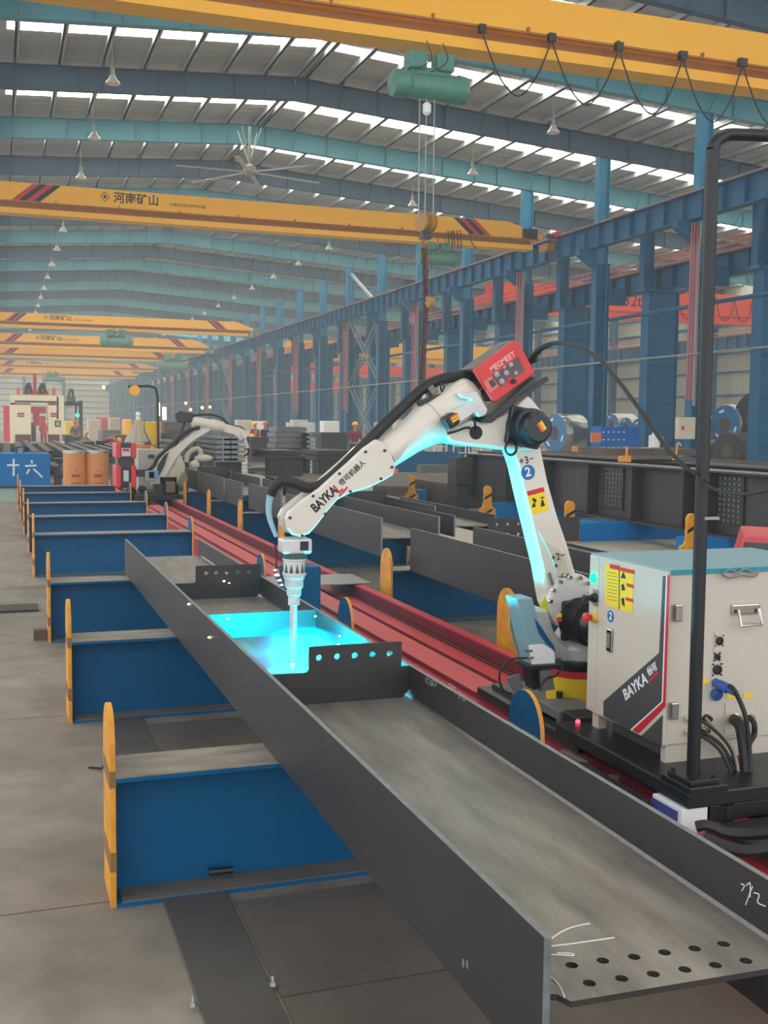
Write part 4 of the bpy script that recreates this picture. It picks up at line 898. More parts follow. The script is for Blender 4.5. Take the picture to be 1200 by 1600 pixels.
# ---------------------------------------------------------------- control cabinet
CX = 2.345
cb_ = thing('control_cabinet', 'cream robot control cabinet with blue grey lid on the carriage', 'cabinet', (2.75, 3.73, 0.43))
MB().box(CX + 0.01, 3.15, 3.45, 4.01, 0.50, 1.155).build('body', CREAM, cb_, bevel=0.006)
MB().tube([at(a, b, y=3.43) for a, b in ((1128, 897), (1140, 890), (1152, 895), (1163, 889), (1176, 894), (1186, 892), (1178, 901), (1160, 899), (1140, 903), (1128, 897))], 0.004, 6).build('lid_wire', GREY, cb_)
MB().box(CX + 0.005, 3.16, 3.44, 4.02, 1.155, 1.172).build('lid', [BLUEGREY, TEALLID], cb_, remat=lambda f: 1 if f.normal.y < -0.9 else 0)
for (xa, xb, ya2, yb2) in ((CX + 0.02, 3.1, 3.46, 3.49), (CX + 0.02, CX + 0.06, 3.95, 4.0)): MB().box(xa, xb, ya2, yb2, 0.43, 0.50).build('plinth', CREAM, cb_)
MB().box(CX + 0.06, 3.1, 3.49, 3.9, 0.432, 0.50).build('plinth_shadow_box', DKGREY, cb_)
dr = MB().box(CX - 0.006, CX + 0.012, 3.445, 3.935, 0.502, 1.165).build('door', CREAM, cb_, bevel=0.003)
cs = MB().box(CX - 0.004, CX + 0.012, 3.94, 4.015, 0.502, 1.165).build('control_strip', CREAM, cb_, bevel=0.003)
def LP(px, py, d=0.007): return at(px, py, x=CX - d)
def decal(pts, m, parent, name, d=0.0065, th=0.001): return MB().prism([LP(a, b, d) for a, b in pts], (-th, 0, 0)).build(name, m, parent)
decal([(943, 1096), (1030, 1020), (1036, 900), (1041, 900), (1034, 1096), (984, 1141), (943, 1119)], DKGREY, dr, 'dark_graphic')
decal([(1043, 899), (1047, 899), (1040, 1104), (998, 1146), (988, 1141), (1036, 1097)], REDP, dr, 'red_graphic')
decal([(1041, 899), (1043, 899), (1036, 1097), (988, 1141), (984, 1140), (1033, 1096)], WHITEP, dr, 'white_graphic')
decal([(1002, 1150), (1036, 1117), (1034, 1166)], DKGREY, dr, 'dark_graphic')
br_ = (LP(1012, 1062) - LP(975, 1092)).normalized(); bu = Vector((0, br_.z, -br_.y))
if bu.z < 0: bu = -bu
lettering('BAYKA', LP(975, 1088, 0.008), br_, bu, 0.062, WHITEP, dr, bold=0.02, xs=0.98); lettering('倍可', LP(1012, 1052, 0.008), br_, bu, 0.036, WHITEP, dr, bold=0.02)
decal([(1014, 1062), (1028, 1049), (1031, 1052), (1016, 1066)], REDP, dr, 'red_underline', 0.0075)
wl = decal([(946, 880), (991, 890), (988, 959), (946, 945)], YELP, dr, 'warning_label')
for q in ([(953, 881), (968, 884), (968, 891), (953, 888)], [(969, 886), (991, 891), (991, 897), (969, 892)], [(979, 911), (990, 914), (990, 919), (979, 916)], [(978, 933), (989, 936), (989, 941), (978, 938)]): decal(q, REDP, wl, 'red_band', 0.008)
for q in ([(967, 886), (968, 886), (968, 952), (967, 952)], [(974, 893), (978, 904), (970, 903)], [(971, 914), (974, 912), (977, 922), (972, 923)], [(971, 935), (975, 934), (976, 948), (972, 944)]): decal(q, BLACKP, wl, 'pictogram', 0.008)
for k in range(9): decal([(949, 893 + 5.3 * k), (964, 896 + 5.3 * k), (964, 897 + 5.3 * k), (949, 894 + 5.3 * k)], mat('fine_print', (150, 124, 20), 0.6), wl, 'fine_print', 0.0078)
c = LP(954, 963); o = MB().lathe(c, (-1, 0, 0), [(0, 0.024), (0.001, 0.024)], 24).build('number_disc', BLUEP, dr)
lettering('2', LP(954, 963, 0.009), (0, -1, 0), (0, 0, 1), 0.042, WHITEP, o, align='CENTER', bold=0.02)
o = MB().box(CX - 0.018, CX - 0.006, LP(958, 1000).y - 0.0, LP(952, 1000).y + 0.01, LP(955, 1019).z, LP(955, 982).z).build('door_handle', CHROME, dr, bevel=0.006)
MB().box(CX - 0.021, CX - 0.017, LP(957, 1000).y + 0.004, LP(953, 1000).y + 0.004, LP(955, 1012).z, LP(955, 990).z).build('lever', GREY, o)
# controls on the strip: lamp, rotary switch, emergency stop
c = LP(930, 903, 0.0); MB().lathe(c, (-1, 0, 0), [(0, 0.02), (0.012, 0.02), (0.02, 0.014)], 18).build('indicator_lamp', mat('green_lamp', (0, 230, 120), 0.4, emit=((0, 240, 120), 2.2)), cs, True)
c = LP(931, 934, 0.002); MB().box(c.x - 0.003, c.x, c.y - 0.028, c.y + 0.022, c.z - 0.035, c.z + 0.035).build('switch_plate', GREY, cs)
MB().lathe(c, (-1, 0, 0), [(0, 0.022), (0.02, 0.018), (0.022, 0.012), (0.05, 0.012), (0.055, 0.016), (0.06, 0.012)], 16).build('rotary_switch', BLACK, cs, True)
c = LP(930, 964, 0.004); e = MB().lathe(c, (-1, 0, 0), [(0, 0.026), (0.004, 0.026), (0.006, 0.02), (0.02, 0.018)], 20).build('emergency_stop', mat('estop_yellow', (216, 190, 90), 0.5), cs, True)
MB().lathe(c - Vector((0.02, 0, 0)), (-1, 0, 0), [(0, 0.011), (0.015, 0.012), (0.018, 0.021), (0.03, 0.021), (0.036, 0.012)], 20).build('stop_button', REDM, e, True)
for a, b in ((1056, 957), (1050, 1110)):
    c = at(a, b, y=3.445); o = MB().box(c.x - 0.014, c.x + 0.02, 3.428, 3.446, c.z - 0.032, c.z + 0.032).build('hinge', CHROME, cb_, bevel=0.004)
def FP(px, py, d=0.0): return at(px, py, y=3.449 - d)
# carrying handle on the end face
a, b = FP(1141, 961), FP(1186, 942)
h = MB().box(a.x, b.x, 3.438, 3.450, a.z, b.z).build('carry_handle', CHROME, cb_, bevel=0.006)
a, b = FP(1148, 975), FP(1181, 950)
MB().tube([(a.x, 3.43, b.z), (a.x, 3.41, a.z), (b.x, 3.41, a.z), (b.x, 3.43, b.z)], 0.0065, 8, False).build('grip', CHROME, h)
for px, py, r in ((1123, 1001, 0.017), (1120, 1026, 0.012), (1120, 1046, 0.019)):
    c = FP(px, py); o = MB().lathe(c, (0, -1, 0), [(0, r), (0.008, r), (0.009, r * 0.8), (0.005, r * 0.75)], 16).build('socket', BLACK, cb_)
    for dx in (-1, 1):
        for dz in (-1, 1): MB().box(c.x + dx * r - 0.003, c.x + dx * r + 0.003, 3.444, 3.449, c.z + dz * r * 1.1 - 0.003, c.z + dz * r * 1.1 + 0.003).build('screw', BLACKM, o)
a, b = FP(1115, 1018), FP(1132, 986); MB().box(a.x, b.x, 3.446, 3.449, a.z, b.z).build('socket_plate', CREAM, cb_)
bl = mat('plug_blue', (54, 92, 166), 0.45)
c = FP(1117, 1066); MB().lathe(c, (0.3, -1, -0.25), [(0, 0.017), (0.02, 0.017), (0.025, 0.02), (0.06, 0.02), (0.065, 0.014), (0.1, 0.012)], 16).build('power_plug', bl, cb_, True)
c = FP(1116, 1082); MB().lathe(c, (0.1, -1, -0.4), [(0, 0.018), (0.02, 0.022), (0.026, 0.022)], 16).build('plug_cap', bl, cb_, True)
a, b = FP(1131, 1150), FP(1180, 1094); MB().box(a.x, b.x, 3.445, 3.449, a.z, b.z).build('gland_plate', CREAM, cb_, bevel=0.001)
for px, py in ((1100, 1065), (1142, 1088), (1168, 1087)): a, b = FP(px - 7, py + 4), FP(px + 7, py - 4); MB().box(a.x, b.x, 3.447, 3.449, a.z, b.z).build('label', YELP, cb_)
for px, py, r, m_ in ((1146, 1122, 0.022, CHROME), (1168, 1119, 0.016, CHROME), (1103, 1121, 0.014, BLACK), (1088, 1121, 0.014, BLACK), (1073, 1122, 0.013, CREAM), (1073, 1142, 0.013, CREAM), (1100, 1139, 0.012, CHROME), (1090, 1139, 0.012, CHROME)):
    MB().lathe(FP(px, py), (0, -1, 0), [(0, r), (0.012, r), (0.014, r * 0.8), (0.03, r * 0.75)], 12).build('cable_gland', m_, cb_)
def cab(pts, r, label, m=RUBBER, n=8):
    tag(MB().tube([at(a, b, y=y) for a, b, y in pts], r, n).build('cable', m, smooth=True), label, 'cable', 'cables at the cabinet')
cab([(1147, 1124, 3.42), (1156, 1134, 3.36), (1161, 1160, 3.33), (1165, 1200, 3.30), (1163, 1240, 3.28), (1160, 1275, 3.26)], 0.022, 'thick black cable falling from the large gland on the cabinet')
cab([(1170, 1120, 3.42), (1178, 1130, 3.38), (1178, 1148, 3.38), (1170, 1165, 3.36), (1168, 1200, 3.34)], 0.011, 'black cable bending down from the small gland on the cabinet')
cab([(1140, 1072, 3.38), (1147, 1078, 3.35), (1158, 1100, 3.33), (1166, 1125, 3.31), (1170, 1160, 3.3), (1172, 1200, 3.28), (1168, 1240, 3.26)], 0.009, 'black cable hanging from the blue plug')
cab([(1103, 1122, 3.43), (1112, 1132, 3.4), (1128, 1150, 3.36), (1145, 1172, 3.33), (1153, 1200, 3.3), (1156, 1235, 3.28)], 0.006, 'pale thin cable from the round hole in the cabinet', mat('tan_cable', (150, 128, 110), 0.5))
cab([(1092, 1124, 3.43), (1104, 1132, 3.4), (1124, 1148, 3.36), (1142, 1172, 3.33), (1152, 1210, 3.3), (1154, 1238, 3.28)], 0.006, 'thin black cable arching from the cabinet, uppermost of three')
cab([(1092, 1145, 3.43), (1108, 1150, 3.4), (1128, 1166, 3.36), (1142, 1190, 3.33), (1150, 1215, 3.3), (1153, 1240, 3.28)], 0.007, 'black cable arching low from the cabinet, middle of three')
cab([(1092, 1149, 3.41), (1106, 1156, 3.38), (1124, 1172, 3.34), (1138, 1196, 3.31), (1147, 1220, 3.28), (1151, 1242, 3.26)], 0.007, 'black cable arching lowest from the cabinet')
cab([(1155, 1250, 3.2), (1160, 1270, 3.18), (1172, 1290, 3.16), (1195, 1303, 3.14)], 0.003, 'thin yellow wire below the cable bundle', YELP)
cab([(1088, 1292, 3.0), (1105, 1290, 2.98), (1130, 1300, 2.96), (1165, 1304, 2.92), (1215, 1300, 2.85)], 0.020, 'thick black hose end lying below the cabinet')
cab([(1100, 1310, 2.95), (1130, 1322, 2.9), (1165, 1330, 2.85), (1215, 1325, 2.8)], 0.022, 'thick black hose lying lowest beside the red track')
tag(MB().lathe(at(1160, 1238, y=3.27), (0, 0, 1), [(0, 0.03), (0.004, 0.036), (0.01, 0.036), (0.014, 0.03)], 18).build('cable_collar', BLACK), 'black collar around the cable bundle', 'collar')
tag(MB().box(2.30, 3.2, 1.2, 3.1, 0.3135, 0.33).build('cable_tray', BLACK, bevel=0.01), 'black cable tray on the carriage at the near end', 'tray')

# ---------------------------------------------------------------- tall black pole
Pb = at(1083, 1208, x=2.31)
o = thing('cable_pole', 'tall black pole with bolted foot and bent top beside the cabinet', 'pole', (Pb.x, Pb.y, 0.43))
top = at(1113, 235, x=2.31)
pts = [Vector((Pb.x, Pb.y, 0.47)), Pb.lerp(top, 0.5), top, at(1118, 222, y=top.y), at(1128, 214, y=top.y), at(1145, 210, y=top.y), at(1225, 213, y=top.y - 0.05)]
MB().tube([pts[0], pts[1], pts[2]], 0.0235, 16, False).build('shaft', BLACK, o, True)
MB().tube(pts[2:], 0.0215, 14).build('bent_arm', BLACK, o, True)
MB().box(Pb.x - 0.075, Pb.x + 0.085, Pb.y - 0.09, Pb.y + 0.09, 0.43, 0.455).build('foot_plate', BLACKM, o, bevel=0.003)
MB().box(Pb.x - 0.06, Pb.x + 0.06, Pb.y - 0.07, Pb.y + 0.07, 0.455, 0.472).build('upper_plate', BLACKM, o, bevel=0.003)
for dx in (-0.045, 0.045):
    for dy in (-0.055, 0.055): MB().cyl((Pb.x + dx, Pb.y + dy, 0.472), (Pb.x + dx, Pb.y + dy, 0.485), 0.009, n=6).build('bolt', BLACKM, o)
c = at(1096, 752, y=3.19); MB().ball(c + Vector((0.02, 0, 0)), 0.012).build('clip', BLACKM, o)
c = at(1100, 810, y=3.19); MB().bar(c, c + Vector((0.06, 0, 0)), 0.01, 0.01).build('clip', GREY, o)
# red welding power source behind the cabinet
Yw = 5.7
o = thing('welding_power_source', 'red welding power source with dark front behind the control cabinet', 'welder', at(1190, 880, y=Yw))
MB().prism([at(a, b, y=Yw) for a, b in ((1143, 900), (1163, 836), (1240, 840), (1240, 900))], (0.2, 0.3, 0.03)).build('housing', mat('pinkish_red', (206, 74, 84), 0.4), o, bevel=0.01)
MB().prism([at(a, b, y=Yw - 0.01) for a, b in ((1150, 900), (1166, 847), (1240, 852), (1240, 900))], (0, 0.01, 0)).build('front_grille', mat('dark_green_grey', (62, 70, 70), 0.5), o)

# ================================================================ stock on the right
def hbeam(x, y0, y1, label, z0=TZ + 0.003, h=0.365, w=0.58, group='dark H beams on the right trestles', holes=False):
    """H beam lying on its side: two upright flanges and a level web"""
    o = thing('steel_beam', label, 'steel beam', (x + w / 2, (y0 + y1) / 2, z0), group)
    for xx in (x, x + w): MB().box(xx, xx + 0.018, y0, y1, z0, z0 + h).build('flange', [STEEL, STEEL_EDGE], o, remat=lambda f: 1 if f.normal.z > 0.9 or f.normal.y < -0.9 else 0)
    MB().box(x + 0.018, x + w, y0 + 0.03, y1, z0 + h * 0.45, z0 + h * 0.45 + 0.014).build('web', STEEL_WEB, o)
    if holes:
        t = lambda u, v, ww: Vector((u, y0 + 0.25 + ww, v))
        plate2d([(x + 0.02, z0 + 0.02), (x + w, z0 + 0.02), (x + w, z0 + h + 0.06), (x + 0.02, z0 + h + 0.06)], [(x + 0.12 + 0.11 * k, z0 + 0.3, 0.014) for k in range(4)] + [(x + 0.12 + 0.11 * k, z0 + 0.2, 0.014) for k in range(4)], t, 0.014, 10).build('cross_plate', STEEL, o)
    return o
hbeam(3.27, 4.6, 8.59, 'dark H beam behind the robot arm, nearest on the right trestles')
hbeam(3.35, 9.58, 13.2, 'dark H beam under the robot forearm, second on the right trestles')
hbeam(3.40, 13.65, 15.6, 'dark H beam section left of the hose, third on the right trestles')
hbeam(3.33, 15.05 + 0.65, 17.0, 'dark H beam section, fourth on the right trestles', w=0.6)
hbeam(3.33, 17.1, 19.4, 'dark H beam section, fifth on the right trestles')
hbeam(3.36, 19.6, 22.5, 'dark H beam section beside the white sack, farthest on the right trestles', holes=True)
hbeam(4.15, 11.7, 16.5, 'dark H beam lying right of the second one', h=0.3, w=0.6)
for k, yy in enumerate((12.3, 13.4)): pass
o = hbeam(4.74, 11.1, 14.2, 'dark H beam with an upright cross plate near the yellow striped posts', h=0.24, w=0.5)
MB().box(4.1, 4.76, 13.4, 13.42, 0.47, 0.84).build('cross_plate', STEEL, o)
hbeam(4.82, 6.2, 10.3, 'dark H beam behind the robot arm with perforated end plate', h=0.08, w=0.5)
t = lambda u, v, w: Vector((u, 10.36 + w, v))
tag(plate2d([(4.82, .47), (5.9, .47), (5.9, .735), (4.82, .735)], [(4.92 + .125 * k, z, .018) for k in range(5) for z in (.56, .67)], t, .014, 10).build('perforated_plate', STEEL), 'grey perforated steel plate standing beside the robot lower arm', 'steel plate')
hbeam(3.9, 8.7, 9.4, 'short dark H beam offcut lying on the right trestle', h=0.14, w=0.5, z0=TZ + 0.003) if False else None
tag(MB().prism([at(a, b, z=0.55) for a, b in ((395, 738), (640, 745), (640, 762), (455, 757))], (0, 0, 0.02)).build('steel_plate', STEEL_RUST), 'wide rusty plate lying over the beams behind the robot wrist', 'steel plate')
# small steel plate leaning
pz = at(520, 768, z=0.75)
tag(MB().box(*[c for ab in zip(Vector((at(497, 783, y=13.0).x, 13.0, .49)), at(548, 757, y=13.05)) for c in ab]).build('perforated_plate', STEEL), 'small dark plate with holes below the robot forearm lettering', 'steel plate')

# posts with black stripes on low blue beams
def post(p, y1, lx, label, h=0.68):
    o = thing('striped_post', label, 'post', (p.x, p.y, 0), 'yellow striped posts')
    w = 0.15; n = 10; r = w / 2; y = p.y; h = 0.62
    # wide foot and tall rounded blade, seen from the front
    ol = [(-.16, 0), (.16, 0), (.16, .2), (.11, .22), (w / 2, .28)] + [(r * math.cos(math.pi * k / n), h - r + r * math.sin(math.pi * k / n)) for k in range(n + 1)] + [(-w / 2, .28), (-.11, .22), (-.16, .2)]
    MB().prism([(p.x + a, y, b) for a, b in ol], (0, 0.05, 0)).build('blade', YEL, o)
    for a, b in (((-.073, .36), (.073, .44)), ((-.09, .06), (.09, .16))):
        MB().prism([(p.x + a[0], y, a[1]), (p.x + b[0], y, b[1]), (p.x + b[0], y, b[1] + .05), (p.x + a[0], y, a[1] + .05)], (0, -.003, 0)).build('black_stripe', BLACKP, o)
    b = thing('low_support', label.replace('yellow striped post', 'low blue beam right of the striped post'), 'support beam', (p.x + lx / 2, p.y + .3, 0), 'low blue support beams')
    MB().box(p.x + .1, p.x + lx, y + .06, y + .5, 0, .28).build('beam', mat('bright_blue_paint', (0, 118, 190), 0.5, spec=.25), b, bevel=0.006)
    return o
for (a, b), l, lx in (((643, 786), 'yellow striped post, farthest of the row right of the stock', 7), ((762, 812), 'yellow striped post just left of the robot lower arm', 7), ((890, 848), 'yellow striped post just right of the robot lower arm', 7), ((1080, 878), 'yellow striped post behind the tall black pole', 7)):
    post(at(a, b, z=0), 0, lx, l)
# big plate girder
G0 = 20.3; gx = 9.1
o = thing('plate_girder', 'huge dark plate girder with bolted splices lying across the right side', 'girder', (gx, 13, 0.29))
MB().box(gx, gx + .02, 5, G0, .30, 1.12).build('web', STEEL_RUST if False else mat('dark_girder_steel', (78, 72, 72), 0.55, 0.25, (60, 56, 58), 2, 0.9), o)
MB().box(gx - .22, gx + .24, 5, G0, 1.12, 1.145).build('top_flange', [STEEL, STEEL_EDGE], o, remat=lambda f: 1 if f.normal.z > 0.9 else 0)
MB().box(gx - .22, gx + .24, 5, G0, .285, .31).build('bottom_flange', STEEL, o)
for k, y in enumerate((20.2, 18.4, 16.9, 15.4, 14.1, 12.8, 12.3, 11.0, 9.6)): MB().box(gx - .2, gx, y, y + .02, .31, 1.12).build('stiffener', STEEL, o)
for y in (17.6, 14.9, 12.0):
    sp = MB().box(gx - .03, gx, y - .28, y + .28, .42, 1.08).build('splice_plate', STEEL, o)
    mb = MB()
    for i in range(5):
        for j in range(9): mb.box(gx - .045, gx - .03, y - .22 + .1 * i, y - .19 + .1 * i, .47 + .07 * j, .5 + .07 * j)
    q = mb.build('bolt_pattern', STEEL_EDGE, sp); q['kind'] = 'stuff'
g = thing('plate_girder', 'second dark girder lying behind the huge one with level top', 'girder', (gx + 1.6, 15, 0.29))
MB().box(gx + 1.5, gx + 1.52, 4, 21, .3, 1.13).build('web', STEEL, g); MB().box(gx + 1.2, gx + 1.9, 4, 21, 1.13, 1.15).build('top_flange', STEEL_RUST, g)
for k in range(6):
    xx = gx + 2.2 + .5 * k; tag(MB().hsec((xx, 14 - k, 1.0), (xx, 25, 1.0), .16, .3, up=(0, 0, 1)).build('steel_section', STEEL), 'long dark section lying behind the huge girder, %s to it' % ORD[k], 'steel section', 'sections behind the huge girder')
    tag(MB().box(xx - .2, xx + .2, 15, 15.3, 0, .915).build('steel_block', BLUE_DK), 'block under the long section behind the huge girder, %s to it' % ORD[k], 'block', 'blocks behind the huge girder')
# brown plates and gas cutter on top
c = at(1000, 700, y=17.0)
tag(MB().box(*[q for ab in zip(at(957, 711, y=15.5), at(1033, 699, y=16.6)) for q in ab]).build('steel_offcut', STEEL_RUST), 'rusty block with white dusty top on the girder', 'block')
tag(MB().lathe(at(1022, 699, y=16.2), (0, 0, 1), [(0, .1), (.2, .1), (.22, .04), (.26, .04)], 12).build('plastic_bottle', mat('milky_plastic', (214, 214, 214), 0.5), smooth=True), 'milky plastic container on the rusty block', 'container')
tag(MB().box(*[q for ab in zip(at(1007, 706, y=16.0), at(1013, 699, y=16.1)) for q in ab]).build('small_box', CREAM), 'small pale box beside the milky container', 'box')
tag(MB().box(*[q for ab in zip(at(1018, 691, y=17.2), at(1033, 682, y=17.3)) for q in ab]).build('red_tag', mat('hot_pink', (226, 60, 100), 0.5)), 'bright pink red tag on the wide column', 'tag')
o = tag(MB().cyl(at(978, 722, y=15), at(980, 698, y=15), .02).box(*[q for ab in zip(at(971, 722, y=15), at(981, 712, y=15.1)) for q in ab]).build('torch_carriage', YEL), 'small yellow cutting tool standing on the girder', 'tool')
c = at(1056, 717, y=14.6); o = thing('cutting_torch', 'yellow cutting torch with orange flame glow on the girder', 'torch', c)
MB().cyl(c, c + Vector((.02, 0, .25)), .015).build('handle', YEL, o); MB().ball(c, .04, 1.3, 1, .6).build('flame', mat('orange_flame', (255, 160, 60), 0.5, emit=((255, 150, 50), 3)), o)

# steel coils wrapped in blue and silver
def coil(c, r, w, label, blue=True, tilt=0.0):
    """axis roughly towards the camera and to the left"""
    ax_ = Vector((-0.985, -0.17, 0)).normalized(); c = Vector(c)
    o = thing('steel_coil', label, 'steel coil', c - Vector((0, 0, r)), 'steel coils by the side wall')
    MB().lathe(c + ax_ * w / 2, -ax_, [(0, r * .97), (.04, r), (w * .25, r), (w * .27, r * 1.01), (w * .3, r), (w * .96, r), (w, r * .97)], 32, cap=True).build('wrap', GALV if blue else mat('black_coil', (44, 44, 48), 0.45, 0.4), o, True)
    m_ = BLUEWRAP if blue else mat('black_coil', (44, 44, 48), 0.45, 0.4)
    q = c + ax_ * (w / 2 + .01)
    mb = MB(); u = Vector((0, 0, 1)); v = ax_.cross(u)
    n = 32; out_ = [q + (u * math.cos(2 * math.pi * k / n) + v * math.sin(2 * math.pi * k / n)) * r * .97 for k in range(n)]; inn = [q + (u * math.cos(2 * math.pi * k / n) + v * math.sin(2 * math.pi * k / n)) * r * .36 for k in range(n)]
    mb.rings([out_, inn], cap=False).build('end_cover', m_, o)
    MB().lathe(q - ax_ * .005, ax_, [(0, r * .36), (.004, r * .36)], 28).build('bore', mat('rusty_bore', (84, 66, 58), 0.7), o)
    if blue:
        for a in (20, 140, 250):
            d = u * math.cos(R(a)) + v * math.sin(R(a)); p_ = q + d * r * .7 + ax_ * .01; s_ = ax_.cross(d) * r * .16
            MB().prism([p_ - s_ - d * r * .06, p_ + s_ - d * r * .06, p_ + s_ + d * r * .06, p_ - s_ + d * r * .06], ax_ * .003).build('label', WHITEP, o)
    return o
BLUEWRAP = mat('blue_wrap', (34, 120, 176), 0.4, 0, (24, 96, 150), 3, 0.9)
cl = [(866, 677, 31, 36, 'left of the wide column, by the elbow motor'), (955, 663, 17, 40, 'small one above the blue cabinet'), (978, 668, 16, 39, 'second above the blue cabinet'), (999, 676, 23, 36, 'beside the blue cabinet with dark bore'),
      (1073, 678, 30, 33, 'behind the grey switch box'), (1133, 664, 32, 32, 'right of the black pole')]
for px, py, rp, dist, l in cl:
    c = at(px, py, y=dist); dep = ray(px, py); s_ = dist / dep.y * FPX / (dep.length ** 0)  # metres per pixel at that depth
    mpp = (dist / dep.y) * 1.0
    r = rp * mpp
    coil((c.x + .55, c.y + .1, c.z), r, 1.1, 'blue and silver wrapped steel coil ' + l)
for px, py, rp, dist, l in ((866, 712, 22, 37, 'left end'), (955, 706, 22, 39, 'under the small pair'), (1045, 712, 24, 34, 'under the grey switch box'), (1120, 712, 24, 33, 'right of the black pole'),):
    c = at(px, py, y=dist); mpp = dist / ray(px, py).y; coil((c.x + .55, c.y + .1, c.z), rp * mpp * .93, 1.1, 'blue and silver coil of the lower layer, ' + l)
for px, py, rp, dist, l in ((1200, 655, 42, 31, 'black uncovered steel coil standing tallest at the right edge'), (1160, 705, 30, 30, 'black uncovered steel coil lying low right of the pole')):
    c = at(px, py, y=dist); coil((c.x, c.y, c.z), rp * dist / ray(px, py).y, 1.4, l, False)
o = thing('tool_cabinet', 'bright blue steel cabinet with pegboard front between the columns', 'cabinet', at(960, 712, y=30))
a, b = at(938, 715, y=30), at(984, 667, y=30.6); MB().box(a.x, b.x, a.y, b.y, 0, b.z).build('body', mat('cobalt_paint', (4, 96, 176), 0.5, spec=.25), o, bevel=.02)
for i in range(5):
    for j in range(3): c = at(943 + 8 * i, 675 + 12 * j, y=29.99); MB().box(c.x - .03, c.x + .03, 29.985, 30, c.z - .015, c.z + .015).build('peg_slot', WHITEP, o)
a, b = at(925, 691, y=28), at(937, 676, y=28.1); tag(MB().box(a.x, b.x, a.y, b.y, a.z, b.z).build('notice_box', mat('orange_brown', (206, 108, 60), 0.6)), 'small orange notice board fixed low on a column', 'notice')
a, b = at(1060, 686, y=28), at(1081, 652, y=28.2); o = thing('switch_box', 'light grey electrical switch box with red label by the black pole', 'electrical box', a)
MB().box(a.x, b.x, a.y, b.y, a.z, b.z).build('housing', CREAM, o, bevel=.01); c = at(1067, 669, y=27.99); MB().box(c.x - .04, c.x + .05, 27.98, 28, c.z - .06, c.z + .06).build('label', REDP, o)
a, b = at(896, 712, y=30), at(903, 697, y=30); tag(MB().box(a.x, b.x, 30, 30.1, 0, b.z).build('yellow_stake', YEL), 'small yellow stake at the foot of the wide column', 'stake')

# ---------------------------------------------------------------- steel stock in the middle distance
def stock(px0, py0, px1, py1, yy, depth, label, n=4, m=STEEL, group='stacks of dark steel sections'):
    a, b = at(px0, py0, y=yy), at(px1, py1, y=yy); o = thing('steel_stack', label, 'steel stack', ((a.x + b.x) / 2, yy, 0), group)
    z0 = max(0, min(a.z, b.z)); z1 = max(a.z, b.z); h = (z1 - z0) / n
    if z0 > .1:
        MB().box(a.x + .06, b.x - .06, yy + .05, yy + .6, 0, z0).build('dunnage', STEEL, o)
    for k in range(n):
        zz = z0 + h * k; MB().box(a.x + .04 * (k % 2), b.x - .05 * (k % 3), yy, yy + depth, zz + .012, zz + h - .012).box(a.x + .1, b.x - .1, yy + .03, yy + depth - .03, zz, zz + h).build('section', m, o)
    return o
stock(430, 701, 479, 667, 27, .9, 'stack of grey steel sections with ribbed side, left of the maroon worker', 4, mat('grey_green_steel', (110, 112, 110), 0.5, 0.3))
def endstack(px0, py0, px1, py1, yy, L, label, nx, nz):
    a, b = at(px0, py0, y=yy), at(px1, py1, y=yy); o = thing('steel_stack', label, 'steel stack', ((a.x + b.x) / 2, yy, 0), 'stacks of dark steel sections')
    w = (b.x - a.x) / nx; z0 = max(0, a.z); h = (b.z - z0) / nz
    if z0 > .1: MB().box(a.x + .05, b.x - .05, yy + .2, yy + .5, 0, z0).build('dunnage', STEEL, o)
    for i in range(nx):
        for k in range(nz):
            MB().hsec((a.x + w * (i + .5), yy, z0 + h * (k + .5)), (a.x + w * (i + .5), yy + L, z0 + h * (k + .5)), h * .96, w * .94, .03, .03).build('section', [STEEL, STEEL_EDGE], o, remat=lambda f: 1 if f.normal.y < -0.9 else 0)
    return o
endstack(337, 722, 384, 683, 24, 3, 'stack of dark H sections seen end on under the far robot arm', 2, 5)
endstack(479, 712, 491, 676, 26.5, 3, 'narrow stack of H sections seen end on beside the ribbed stack', 1, 5)
endstack(275, 716, 300, 690, 27, 4, 'stack of dark sections behind the white sack', 1, 3)
for a, b, c_, d_2, yy, l in ((500, 684, 545, 676, 38, 'dark sections behind the worker in the hard hat'), (390, 690, 430, 683, 36, 'low dark pile left of the ribbed stack'), (495, 720, 560, 704, 24, 'low rusty pile in front of the maroon worker'),
                         (420, 717, 478, 704, 23, 'long dark beam lying before the ribbed stack'), (300, 700, 340, 690, 40, 'low dark pile behind the far robot')):
    stock(a, b, c_, d_2, yy, 1.6, 'stack of ' + l if not l.startswith(('low', 'long')) else l, 2)
stock(712, 758, 740, 714, 19.5, .4, 'dark upright steel sections at the far end of the huge girder', 1)
a = at(658, 747, z=0); tag(MB().box(a.x, at(697, 745, z=0).x, a.y, a.y + .4, 0, .42).build('steel_block', mat('grey_block', (92, 92, 96), 0.5, 0.3)), 'grey rectangular block on the pale floor under the robot forearm', 'block')
a, b = at(605, 741, z=0), at(742, 741, z=0); tag(MB().box(a.x, b.x, a.y + 1.2, a.y + 1.6, 0, .75).build('blue_barrier', BLUE), 'long blue steel barrier behind the grey block', 'barrier')
